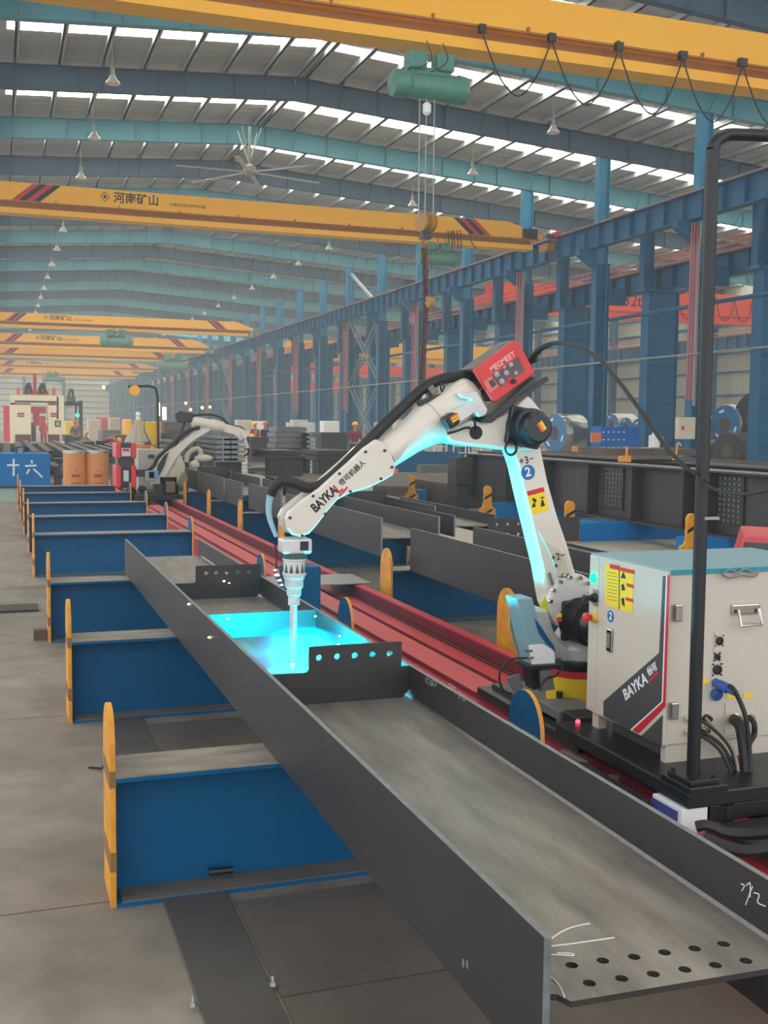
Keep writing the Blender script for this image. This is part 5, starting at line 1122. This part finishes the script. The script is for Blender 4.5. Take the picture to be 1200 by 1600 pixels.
# loose plates on the pale floor
for k, (px, py, w, d_, l) in enumerate(((560, 758, .8, 1.5, 'by the yellow post'), (690, 768, 1.2, 2.0, 'left of the robot lower arm'), (720, 762, .9, 1.2, 'near the upright sections'), (500, 735, 1.2, 3, 'behind the robot hose'), (455, 730, 1.5, 3, 'left of the robot hose'), (530, 727, 1.4, 2.5, 'behind the forearm'))):
    p = at(px, py, z=0); mb = MB(); random.seed(k + 3)
    mb.prism([(p.x - w, p.y - d_ * .4, .006), (p.x + w * .4, p.y - d_ * .5, .006), (p.x + w, p.y + d_ * .1, .006), (p.x + w * .2, p.y + d_ * .5, .006), (p.x - w * .8, p.y + d_ * .3, .006)], (0, 0, .02))
    tag(mb.build('scrap_plate', [STEEL, GREY][k % 2]), 'flat scrap steel plate on the floor ' + l, 'scrap plate')
random.seed(11)
# scrap heap of cut plates in the middle
STR = []
PTS = [(random.uniform(405, 545), random.uniform(722, 733)) for k in range(16)]
STR = [b for a, b in PTS]
for k in range(16):
    px, py = PTS[k]
    p = at(px, py, z=0.5); w = random.uniform(.3, .8); a = random.uniform(-.5, .5)
    tag(MB().bar(p - Vector((w, a, 0)), p + Vector((w, a, .03)), .35, .015).build('scrap_strip', [GREY, STEEL, STEEL_EDGE][k % 3]), 'loose %s cut steel strip on the low stock table, %s of them' % (['galvanised', 'dark', 'bright'][k % 3], ORD[sorted(STR, reverse=True).index(STR[k])]), 'scrap strip', 'cut steel strips')
tag(MB().box(at(395, 733, z=0).x, at(560, 733, z=0).x, 20.5, 26, 0, .48).build('stock_table', STEEL_RUST), 'low dark stock table carrying the loose cut strips', 'table')
a = at(620, 754, z=0); o = thing('red_machine', 'small red and black machine on the floor under the forearm', 'machine', a)
MB().prism([at(x_, y_, y=a.y) for x_, y_ in ((617, 760), (622, 733), (630, 758))], (0, .3, 0)).build('red_guard', REDM, o)
MB().box(at(585, 757, y=a.y).x, at(618, 757, y=a.y).x, a.y, a.y + .5, 0, .25).build('body', BLACKM, o)
for i, (px, yy) in enumerate(((688, 38), (718, 38), (742, 38))):
    c = at(px, 712, y=yy); o = thing('step_ladder', 'small white step rack behind the blue barrier, %s from the left' % ('first', 'second', 'third')[i], 'ladder', (c.x, yy, 0), 'white step racks')
    for dx in (-.25, .25): MB().bar((c.x + dx, yy, 0), (c.x + dx, yy, 1.3), .04, .04).build('rail', WHITEP, o)
    for k in range(5): MB().bar((c.x - .25, yy, .2 + .24 * k), (c.x + .25, yy, .2 + .24 * k), .03, .03).build('rung', WHITEP, o)

# ================================================================ left distance
a, b = at(-40, 763, z=0), at(78, 761, z=0)
yb2 = a.y
o = thing('blue_bin', 'blue steel bin hand painted with white characters and a lifting eye', 'steel bin', ((a.x + b.x) / 2, yb2, 0))
zt_ = at(40, 709, y=yb2).z
MB().box(a.x, b.x, yb2, yb2 + 1.6, .04, zt_).build('body', mat('bin_blue', (0, 118, 190), 0.6, 0, (0, 104, 172), 2, .9, spec=.2), o, bevel=.01)
MB().box(a.x, b.x, yb2 - .01, yb2 + 1.6, 0, .05).build('skid', BLACKM, o)
MB().tube([at(x_, y_, y=yb2 + .3) for x_, y_ in ((26, 709), (26, 699), (37, 698), (37, 709))], .03, 8, False).build('lifting_eye', BLUE, o)
pm = mat('chalk_paint_white', (226, 236, 236), 0.7)
def stroke(pts, r=.026): MB().tube([at(x_, y_, y=yb2 - .004) for x_, y_ in pts], r, 6).build('painted_stroke', pm, o)
stroke([(11, 727), (30, 727)]); stroke([(21.5, 717), (21.5, 744)]); stroke([(49, 719), (50, 724)]); stroke([(39, 728.5), (57, 727.5)]); stroke([(46, 733), (42, 741)]); stroke([(52, 733), (58, 738), (66, 746)])
# drums
def drum(x, y, r, z0, z1, label, m=CARD):
    o = thing('fibre_drum', label, 'drum', (x, y, z0), 'orange fibre drums')
    MB().lathe((x, y, z0), (0, 0, 1), [(0, r * .98), (.02, r), (z1 - z0, r)], 28).build('body', m, o, True)
    for z in (z0, z1 - .03): MB().lathe((x, y, z), (0, 0, 1), [(0, r * 1.02), (.05, r * 1.02)], 28).build('hoop', GALV, o, True)
    MB().lathe((x, y, z1 + .02), (0, 0, 1), [(0, r * .98), (.012, r * .96)], 28).build('lid', GALV, o)
    for k, (zz, w) in enumerate(((.62, .05), (.5, .16), (.36, .2), (.3, .16))):
        MB().box(x - w / 2, x + w / 2, y - r - .003, y - r + .002, z0 + zz, z0 + zz + (.06 if k == 1 else .015)).build('print', mat('brown_print', (150, 84, 46), 0.7), o)
    return o
for px, l in ((117, 'left of the orange fibre drum pair beside the blue bin'), (152, 'right of the orange fibre drum pair beside the red welder')):
    c = at(px, 740, y=24.6); drum(c.x, 24.6, .245, 0, at(px, 706, y=24.6).z, l)
c = at(216, 715, y=25.5); drum(c.x, 25.5, .29, 0, at(216, 692, y=25.5).z, 'orange fibre drum under the clear cone')
o = thing('drum_cone', 'transparent ribbed cone hood standing on the orange drum', 'cone', (c.x, 25.5, at(216, 691, y=25.5).z + .04))
zc = at(216, 690, y=25.5).z; zt2 = at(216, 656, y=25.5).z
clear = bpy.data.materials.new('clear_cone'); clear.use_nodes = True; b_ = clear.node_tree.nodes['Principled BSDF']; b_.inputs['Base Color'].default_value = lin((186, 180, 160)); b_.inputs['Alpha'].default_value = .6; b_.inputs['Roughness'].default_value = .3
MB().lathe((c.x, 25.5, zc), (0, 0, 1), [(0, .31), (.02, .30), (zt2 - zc, .05)], 24).build('shell', clear, o)
for k in range(12): a_ = 2 * math.pi * k / 12; MB().bar((c.x + .31 * math.cos(a_), 25.5 + .31 * math.sin(a_), zc), (c.x + .055 * math.cos(a_), 25.5 + .055 * math.sin(a_), zt2), .012, .012).build('rib', CREAM, o)
MB().lathe((c.x, 25.5, zt2), (0, 0, 1), [(0, .06), (.08, .05), (.12, .07), (.18, .04)], 12).build('wire_outlet', WHITEP, o)
MB().tube([(c.x + .1, 25.2, zt2), (c.x + .12, 25.15, zc + .2), (c.x + .3, 25.1, zc - .1), (c.x + .5, 25.1, zc + .02)], .01, 6).build('wire_conduit', RUBBER, o)
c = at(232, 700, y=33); tag(MB().lathe((c.x, 33, 0), (0, 0, 1), [(0, .3), (at(232, 660, y=33).z, .38), (at(232, 660, y=33).z + .02, .3)], 20).build('yellow_barrel', mat('barrel_yellow', (236, 186, 20), 0.45), smooth=True), 'yellow barrel behind the clear cone', 'barrel')

# far robot on the same track
YQ = 20.4
def Q(px, py, y=YQ): return at(px, py, y=y)
fr2 = thing('welding_robot', 'white welding robot far down the track, its arm raised over the stock', 'robot', (2.62, YQ, .31))
def q_(pts, y, th, name, m, bv=.01): return MB().prism([Q(a, b, y) for a, b in pts], (0, th, 0)).build(name, m, fr2, bevel=bv)
MB().lathe((Q(262, 765).x, YQ, .35), (0, 0, 1), [(0, .2), (.2, .2), (.22, .16), (.34, .17)], 20).build('base', BLACKM, fr2, True)
q_([(232, 752), (240, 732), (262, 706), (285, 690), (318, 664), (326, 664), (330, 672), (300, 690), (278, 712), (262, 740), (256, 760), (236, 762)], YQ - .07, .16, 'lower_arm', WHITE)
A2, B2 = Q(302, 659), Q(350, 668); ax2 = (B2 - A2).normalized()
MB().lathe(A2, ax2, [(-.03, .06), (0, .1), (.12, .11), (.3, .1), (.34, .12), (.5, .11), ((B2 - A2).length, .09)], 20).build('forearm_tube', WHITE, fr2, True)
q_([(340, 658), (352, 662), (375, 668), (384, 673), (383, 686), (376, 688), (368, 680), (340, 672), (335, 664)], YQ - .06, .12, 'forearm', WHITE)
MB().lathe(Q(379, 678, YQ + .1), (0, -1, 0), [(0, .07), (.22, .07)], 16).build('wrist_joint', WHITE, fr2, True)
MB().tube([Q(383, 684), Q(384, 692), Q(387, 700)], .035, 10).build('wrist', CASTM, fr2, True)
MB().tube([Q(387, 700), Q(389, 707), Q(382, 712)], .02, 8).build('torch', BLACKM, fr2, True)
q_([(274, 648), (282, 642), (303, 646), (300, 660), (279, 660)], YQ - .05, .16, 'wire_feeder', BLACKM)
MB().tube([Q(a, b) for a, b in ((239, 752), (252, 735), (262, 712), (278, 690), (285, 670), (292, 655), (306, 649), (330, 648), (348, 654), (358, 664), (376, 668), (384, 676), (388, 690))], .022, 8).build('hose', RUBBER, fr2, True)
MB().tube([Q(a, b, YQ - .1) for a, b in ((215, 742), (228, 738), (240, 728), (246, 716), (256, 706), (290, 676), (312, 668))], .035, 8).build('hose', RUBBER, fr2, True)
q_([(247, 726), (256, 712), (264, 706), (256, 730), (248, 744), (243, 748)], YQ - .1, .04, 'hose_bracket', BLACKM, .002)
o = thing('robot_carriage', 'dark carriage of the far robot on the red track', 'carriage', (2.6, YQ, .31))
MB().box(2.25, 3.1, YQ - .7, YQ + 1.4, .315, .40).build('deck', BLACKM, o)
MB().box(Q(198, 770).x, Q(235, 770).x, YQ - .3, YQ + .2, .2, .42).build('step', BLACK, o)
for a, b, r in ((205, 768, .1), (222, 764, .08), (268, 768, .09)): MB().ball(Q(a, b, YQ - .4), r, 1, 1, .8, 10).build('cable_coil', RUBBER, o)
for a, b, c_, d_2, m_ in ((214, 745, 226, 733, BLACKM), (226, 752, 240, 736, GREY), (232, 748, 246, 735, mat('pale_blue_part', (90, 150, 190), 0.4)), (260, 770, 272, 752, mat('brown_valve', (120, 92, 76), 0.5)), (240, 778, 254, 756, BLACK)):
    p, s_ = Q(a, b, YQ - .5), Q(c_, d_2, YQ - .35); MB().box(p.x, s_.x, p.y, s_.y, p.z, s_.z).build('valve_block', m_, o, bevel=.01)
# red and black welding machine and grey cabinet on that carriage
o = thing('welding_power_source', 'tall red and black welding machine on the far carriage beside the drums', 'welder', Q(210, 760, 19.9))
a, b = Q(181, 762, 19.9), Q(213, 692, 19.9)
MB().box(a.x + .04, b.x - .04, 19.9, 20.5, a.z, b.z).build('body', BLACKM, o, bevel=.02)
for (x0_, x1_) in ((181, 189), (205, 213)):
    for (y0_, y1_) in ((716, 692), (762, 727)): p, s_ = Q(x0_, y0_, 19.88), Q(x1_, y1_, 19.88); MB().box(p.x, s_.x, 19.86, 20.5, p.z, s_.z).build('red_guard', REDM, o, bevel=.02)
p, s_ = Q(190, 713, 19.88), Q(204, 700, 19.88); d1 = MB().box(p.x, s_.x, 19.87, 19.9, p.z, s_.z).build('control_panel', mat('panel_silver', (200, 200, 204), 0.4), o, bevel=.004)
p, s_ = Q(192, 705, 19.86), Q(202, 701, 19.86); MB().box(p.x, s_.x, 19.865, 19.87, p.z, s_.z).build('display', REDP, d1)
for k in range(5): p, s_ = Q(189, 720 + 2.4 * k, 19.88), Q(205, 719 + 2.4 * k, 19.88); MB().box(p.x, s_.x, 19.88, 19.9, p.z, s_.z).build('vent_slat', DKGREY, o)
p, s_ = Q(193, 752, 19.88), Q(201, 735, 19.88); MB().box(p.x, s_.x, 19.86, 19.9, p.z, s_.z).build('gauge', mat('panel_silver', (200, 200, 204), 0.4), o, bevel=.006)
o = thing('control_cabinet', 'light grey cabinet with a small handle behind the far robot', 'cabinet', Q(238, 745, 21.2))
p, s_ = Q(216, 748, 21.2), Q(262, 702, 21.2); MB().box(p.x, s_.x, 21.2, 21.7, .4, s_.z).build('body', mat('cabinet_grey', (176, 178, 168), 0.5), o, bevel=.01)
p, s_ = Q(232, 716, 21.19), Q(241, 710, 21.19); MB().box(p.x, s_.x, 21.17, 21.2, p.z, s_.z).build('handle', DKGREY, o)
MB().lathe(Q(259, 728, 21.19), (0, -1, 0), [(0, .03), (.02, .02)], 12).build('indicator_lamp', mat('green_lamp', (0, 230, 120), 0.4), o)
# second pole with hook on its hose arm
o = thing('cable_pole', 'thin dark pole with bent top behind the far robot', 'pole', (Q(247, 745, 21.8).x, 21.8, 0))
MB().tube([Vector((Q(247, 690, 21.8).x, 21.8, 0)), Q(247, 690, 21.8), Q(246, 620, 21.8), Q(243, 606, 21.8), Q(232, 603, 21.8), Q(200, 604, 21.8)], .028, 8, False).build('shaft', BLACKM, o)
MB().lathe(Q(210, 610, 21.7), (0, -1, 0), [(0, .09), (.02, .1), (.08, .1)], 16).build('hook_pulley', HAT, o)
MB().tube([Q(210, 618, 21.7), Q(210, 640, 21.7), Q(212, 655, 21.7)], .012, 6, False).build('chain', GREY, o)
# white cloth sack over a machine
random.seed(5)
def sack(name, label, cx, cy, cz, rx, ry, rz_, seed):
    random.seed(seed); mb = MB(); n, m = 22, 14; rs = []
    for i in range(m + 1):
        t = i / m; ring = []
        for k in range(n):
            a_ = 2 * math.pi * k / n; f = (1 - abs(2 * t - 1) ** 4) ** .5 if 0 < t < 1 else .02
            rr = f * (1 + .16 * math.sin(3 * a_ + 5 * t + seed) + .08 * math.sin(7 * a_ - 9 * t)) * (1 - .18 * t)
            ring.append((cx + rx * rr * math.cos(a_), cy + ry * rr * math.sin(a_), cz + rz_ * 2 * t + .03 * math.sin(5 * a_)))
        rs.append(ring)
    return tag(mb.rings(rs).build(name, CLOTH, smooth=True), label, 'sack')
c = Q(276, 752, 20.2); sack('cloth_sack', 'big crumpled white cloth sack beside the far robot', c.x, 20.6, .47, .24, .26, .33, 1)
c = Q(300, 722, 20.6); o = thing('cloth_sack', 'white cloth bag with looped handle lying over the beam end', 'sack', c)
MB().tube([Q(a, b, 20.6) for a, b in ((291, 722), (294, 710), (303, 702), (311, 702), (314, 710), (308, 718), (303, 724))], .045, 8).build('loop_handle', CLOTH, o, True)
MB().ball(Q(318, 716, 20.6), .12, 1.5, .8, .6).build('bag_body', CLOTH, o, True); MB().ball(Q(304, 726, 20.6), .1, 1, .8, .9).build('bag_fold', CLOTH, o, True)

# cream portal machine with red inside
YM = 75.0
o = thing('portal_machine', 'cream portal drilling machine with red working head, far on the left', 'machine', (at(60, 700, y=YM).x, YM, 0))
def mbx(x0_, y0_, x1_, y1_, name, m, y=YM, d=1.2, par=None, low=False):
    a, b = at(x0_, y0_, y=y), at(x1_, y1_, y=y); return MB().box(a.x, b.x, y, y + d, 0 if low else a.z, b.z).build(name, m, par or o)
CRM = mat('machine_cream', (250, 238, 204), 0.45)
c1 = mbx(16, 700, 48, 630, 'housing', CRM, low=True); c2 = mbx(76, 700, 93, 630, 'housing', CRM, low=True)
mbx(16, 632, 100, 618, 'crossbeam', CRM, d=1.3); mbx(93, 690, 100, 618, 'side_post', CRM, low=True, y=YM - .1)
mbx(23, 628.5, 93, 627, 'dark_line', BLACKP, y=YM - .02, d=.02); mbx(23, 632, 48, 630.5, 'red_line', REDP, y=YM - .02, d=.02); mbx(76, 632, 93, 630.5, 'red_line', REDP, y=YM - .02, d=.02)
mbx(48, 645, 72, 636, 'working_head', REDM, y=YM + .3); mbx(52, 665, 62, 643, 'red_column', REDM, y=YM + .5); mbx(64, 680, 71, 650, 'spindle', REDM, y=YM + .4); mbx(49, 690, 56, 660, 'inner_frame', BLACKM, y=YM + .6)
mbx(6, 690, 15, 634, 'outer_red_unit', REDM, y=YM + .8); mbx(52, 618, 57, 585, 'mast', REDM, y=YM + .4, d=.4); mbx(36, 618, 76, 611, 'top_carriage', REDM, y=YM + .2)
for a in (44, 66): MB().tube([at(a - 4, 615, y=YM), at(a - 3, 605, y=YM), at(a + 2, 602, y=YM), at(a + 4, 614, y=YM)], .12, 8).build('top_hose', BLACKM, o); mbx(a - 2, 608, a + 4, 598, 'top_motor', BLACKM)
for a in (26, 82): mbx(a, 617, a + 5, 606, 'red_cage', mat('pale_red', (214, 110, 100), 0.5))
for a in (27, 79): lettering('AHCM', at(a, 646.5, y=YM - .01), (1, 0, 0), (0, 0, 1), .20, REDP, o, bold=.02, xs=.9) if False else mbx(a, 648, a + 11, 645, 'red_print', REDP, y=YM - .01, d=.01); mbx(a, 651.5, a + 11, 649, 'red_print', mat('brown_print', (150, 84, 46), 0.7), y=YM - .01, d=.01)
mbx(24, 690, 48, 679, 'red_base', RED_DK, y=YM - .2, low=True); mbx(76, 690, 93, 679, 'red_base', RED_DK, y=YM - .2, low=True)
o = thing('control_pendant', 'grey control box hanging from a thin arm before the cream machine', 'control box', at(90, 662, y=YM - 2))
MB().tube([at(88, 620, y=YM - 2), at(90, 621, y=YM - 2), at(90, 655, y=YM - 2)], .06, 6, False).build('arm', BLACKM, o); mbx(86, 667, 95, 657, 'box', BLACKM, y=YM - 2, d=.4); mbx(88, 665, 93, 659, 'screen', CREAM, y=YM - 2.03, d=.02)
o = thing('robot_gantry', 'dark portal unit with a column in front of the end wall', 'machine', at(118, 690, y=88))
mbx(124, 690, 129, 626, 'column', BLUE_DK if False else BLACKM, y=88, low=True); mbx(100, 634, 129, 628, 'crossbeam', BLACKM, y=88); mbx(117, 670, 120, 634, 'mast', BLACKM, y=88); mbx(104, 632, 118, 620, 'drive_unit', DKGREY, y=88)
MB().tube([at(107, 620, y=88), at(109, 610, y=88), at(113, 610, y=88), at(114, 622, y=88)], .1, 6).build('cable_loop', BLACKM, o)
c = at(121, 649, y=87.9); MB().ball(c, .16).build('signal_lamp', mat('green_lamp', (0, 230, 120), 0.4, emit=((0, 240, 120), 2.2)), o)
# tables and stock before the machine
random.seed(21)
tabs = [((6, 735), (100, 694), 33, .9), ((60, 722), (160, 700), 40, .9)]
for k in range(14):
    a = Vector((.15 + .42 * k, 32.5 + .7 * (k % 4), 0)); L_ = 6 + 3 * (k % 3)
    tag(MB().hsec((a.x, a.y, .7), (a.x + .1, a.y + L_ + 8, .7), .2, .22, up=(0, 0, 1)).build('steel_section', [STEEL, STEEL_RUST][k % 2]), 'long steel section on the roller tables left of the track, %s from the left' % ['first', 'second', 'third', 'fourth', 'fifth', 'sixth', 'seventh', 'eighth', 'ninth', 'tenth', 'eleventh', 'twelfth', 'thirteenth', 'fourteenth'][k], 'steel section', 'sections on the roller tables')
for k in range(6):
    yy = 33.5 + 4.5 * k; a = -.1; b = 6.2
    o = thing('roller_table', 'dark steel support frame under the long sections, %s' % ORD[k], 'support frame', ((a + b) / 2, yy, 0), 'frames under the long sections')
    MB().box(a, b, yy, yy + .2, .48, .60).build('crossbar', STEEL, o)
    for t in range(5): xx = a + (b - a) * (t + .3) / 5; MB().box(xx, xx + .14, yy, yy + .16, 0, .48).build('leg', STEEL, o)
for k, (a, b, c_, d_2, yy, m_) in enumerate(((130, 705, 152, 690, 45, STEEL), (160, 690, 192, 672, 62, mat('grey_green_steel', (110, 112, 110), 0.5, 0.3)), (180, 705, 205, 680, 52, STEEL_RUST), (100, 690, 118, 680, 66, STEEL), (250, 690, 270, 676, 44, STEEL), (255, 672, 300, 660, 52, STEEL_RUST), (82, 745, 100, 728, 29, STEEL))):
    stock(a, b, c_, d_2, yy, 3.0, 'dark steel pile %s' % ('left of the bent worker', 'behind the bent worker', 'behind the clear cone', 'at the foot of the dark portal', 'behind the far robot', 'far behind the far robot, rusty', 'between the blue bin and the drums')[k], 3, m_)
for k, (a, b, c_, d_2, yy, m_, l) in enumerate(((138, 668, 158, 655, 95, CREAM, 'pale wrapped pile before the end wall'), (150, 665, 186, 652, 105, mat('pinkish_red', (206, 74, 84), 0.4), 'red machine far before the end wall'), (172, 662, 188, 653, 90, CREAM, 'pale box far before the end wall'), (102, 668, 116, 658, 100, YELP, 'small yellow unit by the end wall'), (196, 668, 206, 655, 60, HAT, 'orange unit behind the clear cone'))):
    p, s_ = at(a, b, y=yy), at(c_, d_2, y=yy); tag(MB().box(p.x, s_.x, yy, yy + 2, 0, s_.z).build('machine_unit', m_, bevel=.1), l, 'machine')
for k, (a, b, c_, d_2, yy) in enumerate(((246, 650, 250, 629, 120), (254, 656, 260, 636, 120), (289, 632, 292, 628, 118))):
    p, s_ = at(a, b, y=yy), at(c_, d_2, y=yy)
    struct(MB().box(p.x, s_.x, yy, yy + .1, p.z, s_.z).build('window_%d' % (60 + k), mat('sunlit_opening', (255, 236, 170), 0.5, emit=((255, 232, 160), 2.2))))
o = thing('floodlight', 'small yellow lit lamp at the corner of the end wall', 'lamp', at(162, 605, y=200)); MB().ball(at(162, 605, y=200), .25, 1, 1, 1.3).build('lens', mat('warm_lamp', (255, 220, 120), 0.4, emit=((255, 220, 120), 3)), o)
for k, (a, b, yy) in enumerate(((297, 657, 60), (316, 637, 70), (328, 636, 80), (298, 640, 78))):
    o = thing('welding_spark_light', 'small glowing welding point between the far columns, number %s from the left' % ('one', 'three', 'four', 'two')[k], 'welding light', at(a, b, y=yy), 'distant glowing points'); MB().ball(at(a, b, y=yy), .1).build('glow', mat('warm_lamp', (255, 220, 120), 0.4, emit=((255, 220, 120), 3)), o)
for k in range(9):
    px = [382, 405, 462, 470, 518, 602, 632, 648, 480][k]; yy = [50, 50, 52, 46, 44, 46, 44, 48, 42][k]
    p = at(px, 668, y=yy); tag(MB().box(p.x - .35, p.x + .35, yy, yy + .6, 0, at(px, 656 + (k % 3) * 2, y=yy).z).build('stored_crate', [CREAM, WHITEP, GALV][k % 3], bevel=.03), 'pale crate at the foot of the far columns, %s from the left' % ['first', 'second', 'third', 'fourth', 'sixth', 'seventh', 'eighth', 'ninth', 'fifth'][k], 'crate', 'pale crates at the columns')

# ================================================================ people
def person(p, label, ang, hat=HAT, top=MAROON, legs=NAVY, pose='stand', h=1.7):
    """p: feet; ang: direction faced"""
    p = Vector(p); o = thing('person', label, 'person', p); f = Vector((math.cos(ang), math.sin(ang), 0)); s = Vector((-f.y, f.x, 0)); k = h / 1.7
    def v(a, b, c, r, r2=None): q = p + (f * a + s * b) * k + Vector((0, 0, c * k)); return (q.x, q.y, q.z, r * k, (r2 or r) * k)
    if pose == 'bend':
        J = dict(hip=(0, .92), ch=(.42, 1.02), nk=(.56, .98), hd=(.72, .90), sh=(.48, 1.0), el=(.50, .72), ha=(.60, .48), kn=(.04, .5))
    elif pose == 'crouch':
        J = dict(hip=(-.1, .45), ch=(.15, .85), nk=(.2, 1.0), hd=(.26, 1.12), sh=(.16, .92), el=(.36, .7), ha=(.55, .6), kn=(.36, .5))
    else:
        J = dict(hip=(0, .92), ch=(.0, 1.28), nk=(.01, 1.46), hd=(.03, 1.58), sh=(0, 1.38), el=(.06, 1.1), ha=(.28, .98), kn=(.03, .48))
    def j(n, b, r, r2=None): a, c = J[n]; return v(a, b, c, r, r2)
    pts = [j('hip', 0, .12, .10), j('ch', 0, .13, .11), j('nk', 0, .055), j('hd', 0, .085, .075), v(J['hd'][0], 0, J['hd'][1] + .08, .07),
           j('sh', .17, .06), j('el', .24, .04), j('ha', .2, .03), j('sh', -.17, .06), j('el', -.24, .04), j('ha', -.2, .03),
           v(J['hip'][0], .1, J['hip'][1] - .06, .085), j('kn', .11, .06), v(0, .11, .1, .045), v(.14, .12, .04, .04),
           v(J['hip'][0], -.1, J['hip'][1] - .06, .085), j('kn', -.11, .06), v(0, -.11, .1, .045), v(.14, -.12, .04, .04)]
    E_ = [(0, 1), (1, 2), (2, 3), (3, 4), (1, 5), (5, 6), (6, 7), (1, 8), (8, 9), (9, 10), (0, 11), (11, 12), (12, 13), (13, 14), (0, 15), (15, 16), (16, 17), (17, 18)]
    skin('body', SKIN, o, pts, E_)
    g = lambda q, e=1.28: (q[0], q[1], q[2], q[3] * e, q[4] * e)
    jp = [g(pts[0], 1.2), g(pts[1], 1.25), g(pts[5], 1.35), g(pts[6], 1.5), g(tuple(pts[6][i] * .25 + pts[7][i] * .75 for i in range(5)), 1.6), g(pts[8], 1.35), g(pts[9], 1.5), g(tuple(pts[9][i] * .25 + pts[10][i] * .75 for i in range(5)), 1.6)]
    skin('jacket', top, o, jp, [(0, 1), (1, 2), (2, 3), (3, 4), (1, 5), (5, 6), (6, 7)])
    tp = [g(pts[0], 1.15), g(pts[11]), g(pts[12], 1.35), g(pts[13], 1.5), g(pts[15]), g(pts[16], 1.35), g(pts[17], 1.5)]
    skin('trousers', legs, o, tp, [(0, 1), (1, 2), (2, 3), (0, 4), (4, 5), (5, 6)])
    c = p + f * J['hd'][0] * k + Vector((0, 0, (J['hd'][1] + .055) * k))
    MB().lathe(c, (0, 0, 1) if pose != 'bend' else (f + Vector((0, 0, .6))), [(0, .155 * k), (.012 * k, .155 * k), (.014 * k, .125 * k), (.07 * k, .115 * k), (.11 * k, .075 * k), (.125 * k, .02 * k)], 18).build('hard_hat', hat, o, True)
    hd = p + f * (J['hd'][0] + .09) * k + Vector((0, 0, J['hd'][1] * k))
    MB().ball(hd, .014 * k, n=6).build('nose', SKIN, o)
    for b in (-1, 1):
        MB().ball(hd + s * .03 * b * k + Vector((0, 0, .02 * k)) - f * .012 * k, .009 * k, n=6).build('eye', BLACKP, o); MB().ball(p + f * J['hd'][0] * k + s * .085 * b * k + Vector((0, 0, (J['hd'][1] + .01) * k)), .02 * k, .6, 1, 1.4, 8).build('ear', SKIN, o)
    return o
def gp(px, y, z=0): q = at(px, 670, y=y); return (q.x, y, z)
person(gp(555, 40), 'worker in maroon jacket and yellow hard hat standing behind the robot arm', R(-100), h=1.75)
person(gp(506, 52), 'small distant worker in maroon jacket and hard hat, left of the nearer maroon worker', R(-100), h=1.7)
person(gp(399, 44), 'worker in maroon jacket and yellow hard hat at the far robot torch', R(-150), h=1.72)
person(gp(397, 42.5), 'worker in yellow hard hat bending low beside the far robot torch', R(-120), pose='crouch', h=1.7)
person(gp(414, 44), 'worker in dark clothes and red hard hat between the columns', R(-60), hat=HATR, top=NAVY, h=1.72)
person(gp(118, 58), 'worker in brown clothes with red cap standing by the end wall machines', R(-90), hat=HATR, top=mat('brown_workwear', (110, 84, 76), 0.8), legs=mat('olive_workwear', (84, 80, 70), 0.8), h=1.7)
person(gp(128, 56), 'worker in yellow hard hat crouching beside the brown clothed worker', R(-30), pose='crouch', legs=NAVY, top=mat('grey_workwear', (120, 120, 122), 0.8), h=1.65)
person(gp(156, 44), 'worker in magenta jacket bending far over the steel sections', R(-10), pose='bend', top=mat('magenta_workwear', (150, 34, 84), 0.8), legs=mat('black_workwear', (34, 34, 38), 0.8), h=1.7)
person(gp(68, 76.5), 'worker in red overalls and white helmet inside the cream machine', R(-90), hat=WHITEP, top=REDM, legs=REDM, h=1.7)

# ---------------------------------------------------------------- haze in the hall
if HAZE > 0:
    m = bpy.data.materials.new('workshop_haze'); m.use_nodes = True; nt = m.node_tree; nt.nodes.clear()
    out = nt.nodes.new('ShaderNodeOutputMaterial'); vs = nt.nodes.new('ShaderNodeVolumeScatter'); vs.inputs['Color'].default_value = (0.86, 0.95, 1, 1); vs.inputs['Density'].default_value = HAZE; vs.inputs['Anisotropy'].default_value = 0.35
    nt.links.new(vs.outputs[0], out.inputs['Volume'])
    tag(MB().box(-6.3, 43.4, -7, 225.5, -0.05, 14.0).build('haze', m), 'thin bluish welding haze filling the hall', 'haze', kind='stuff')
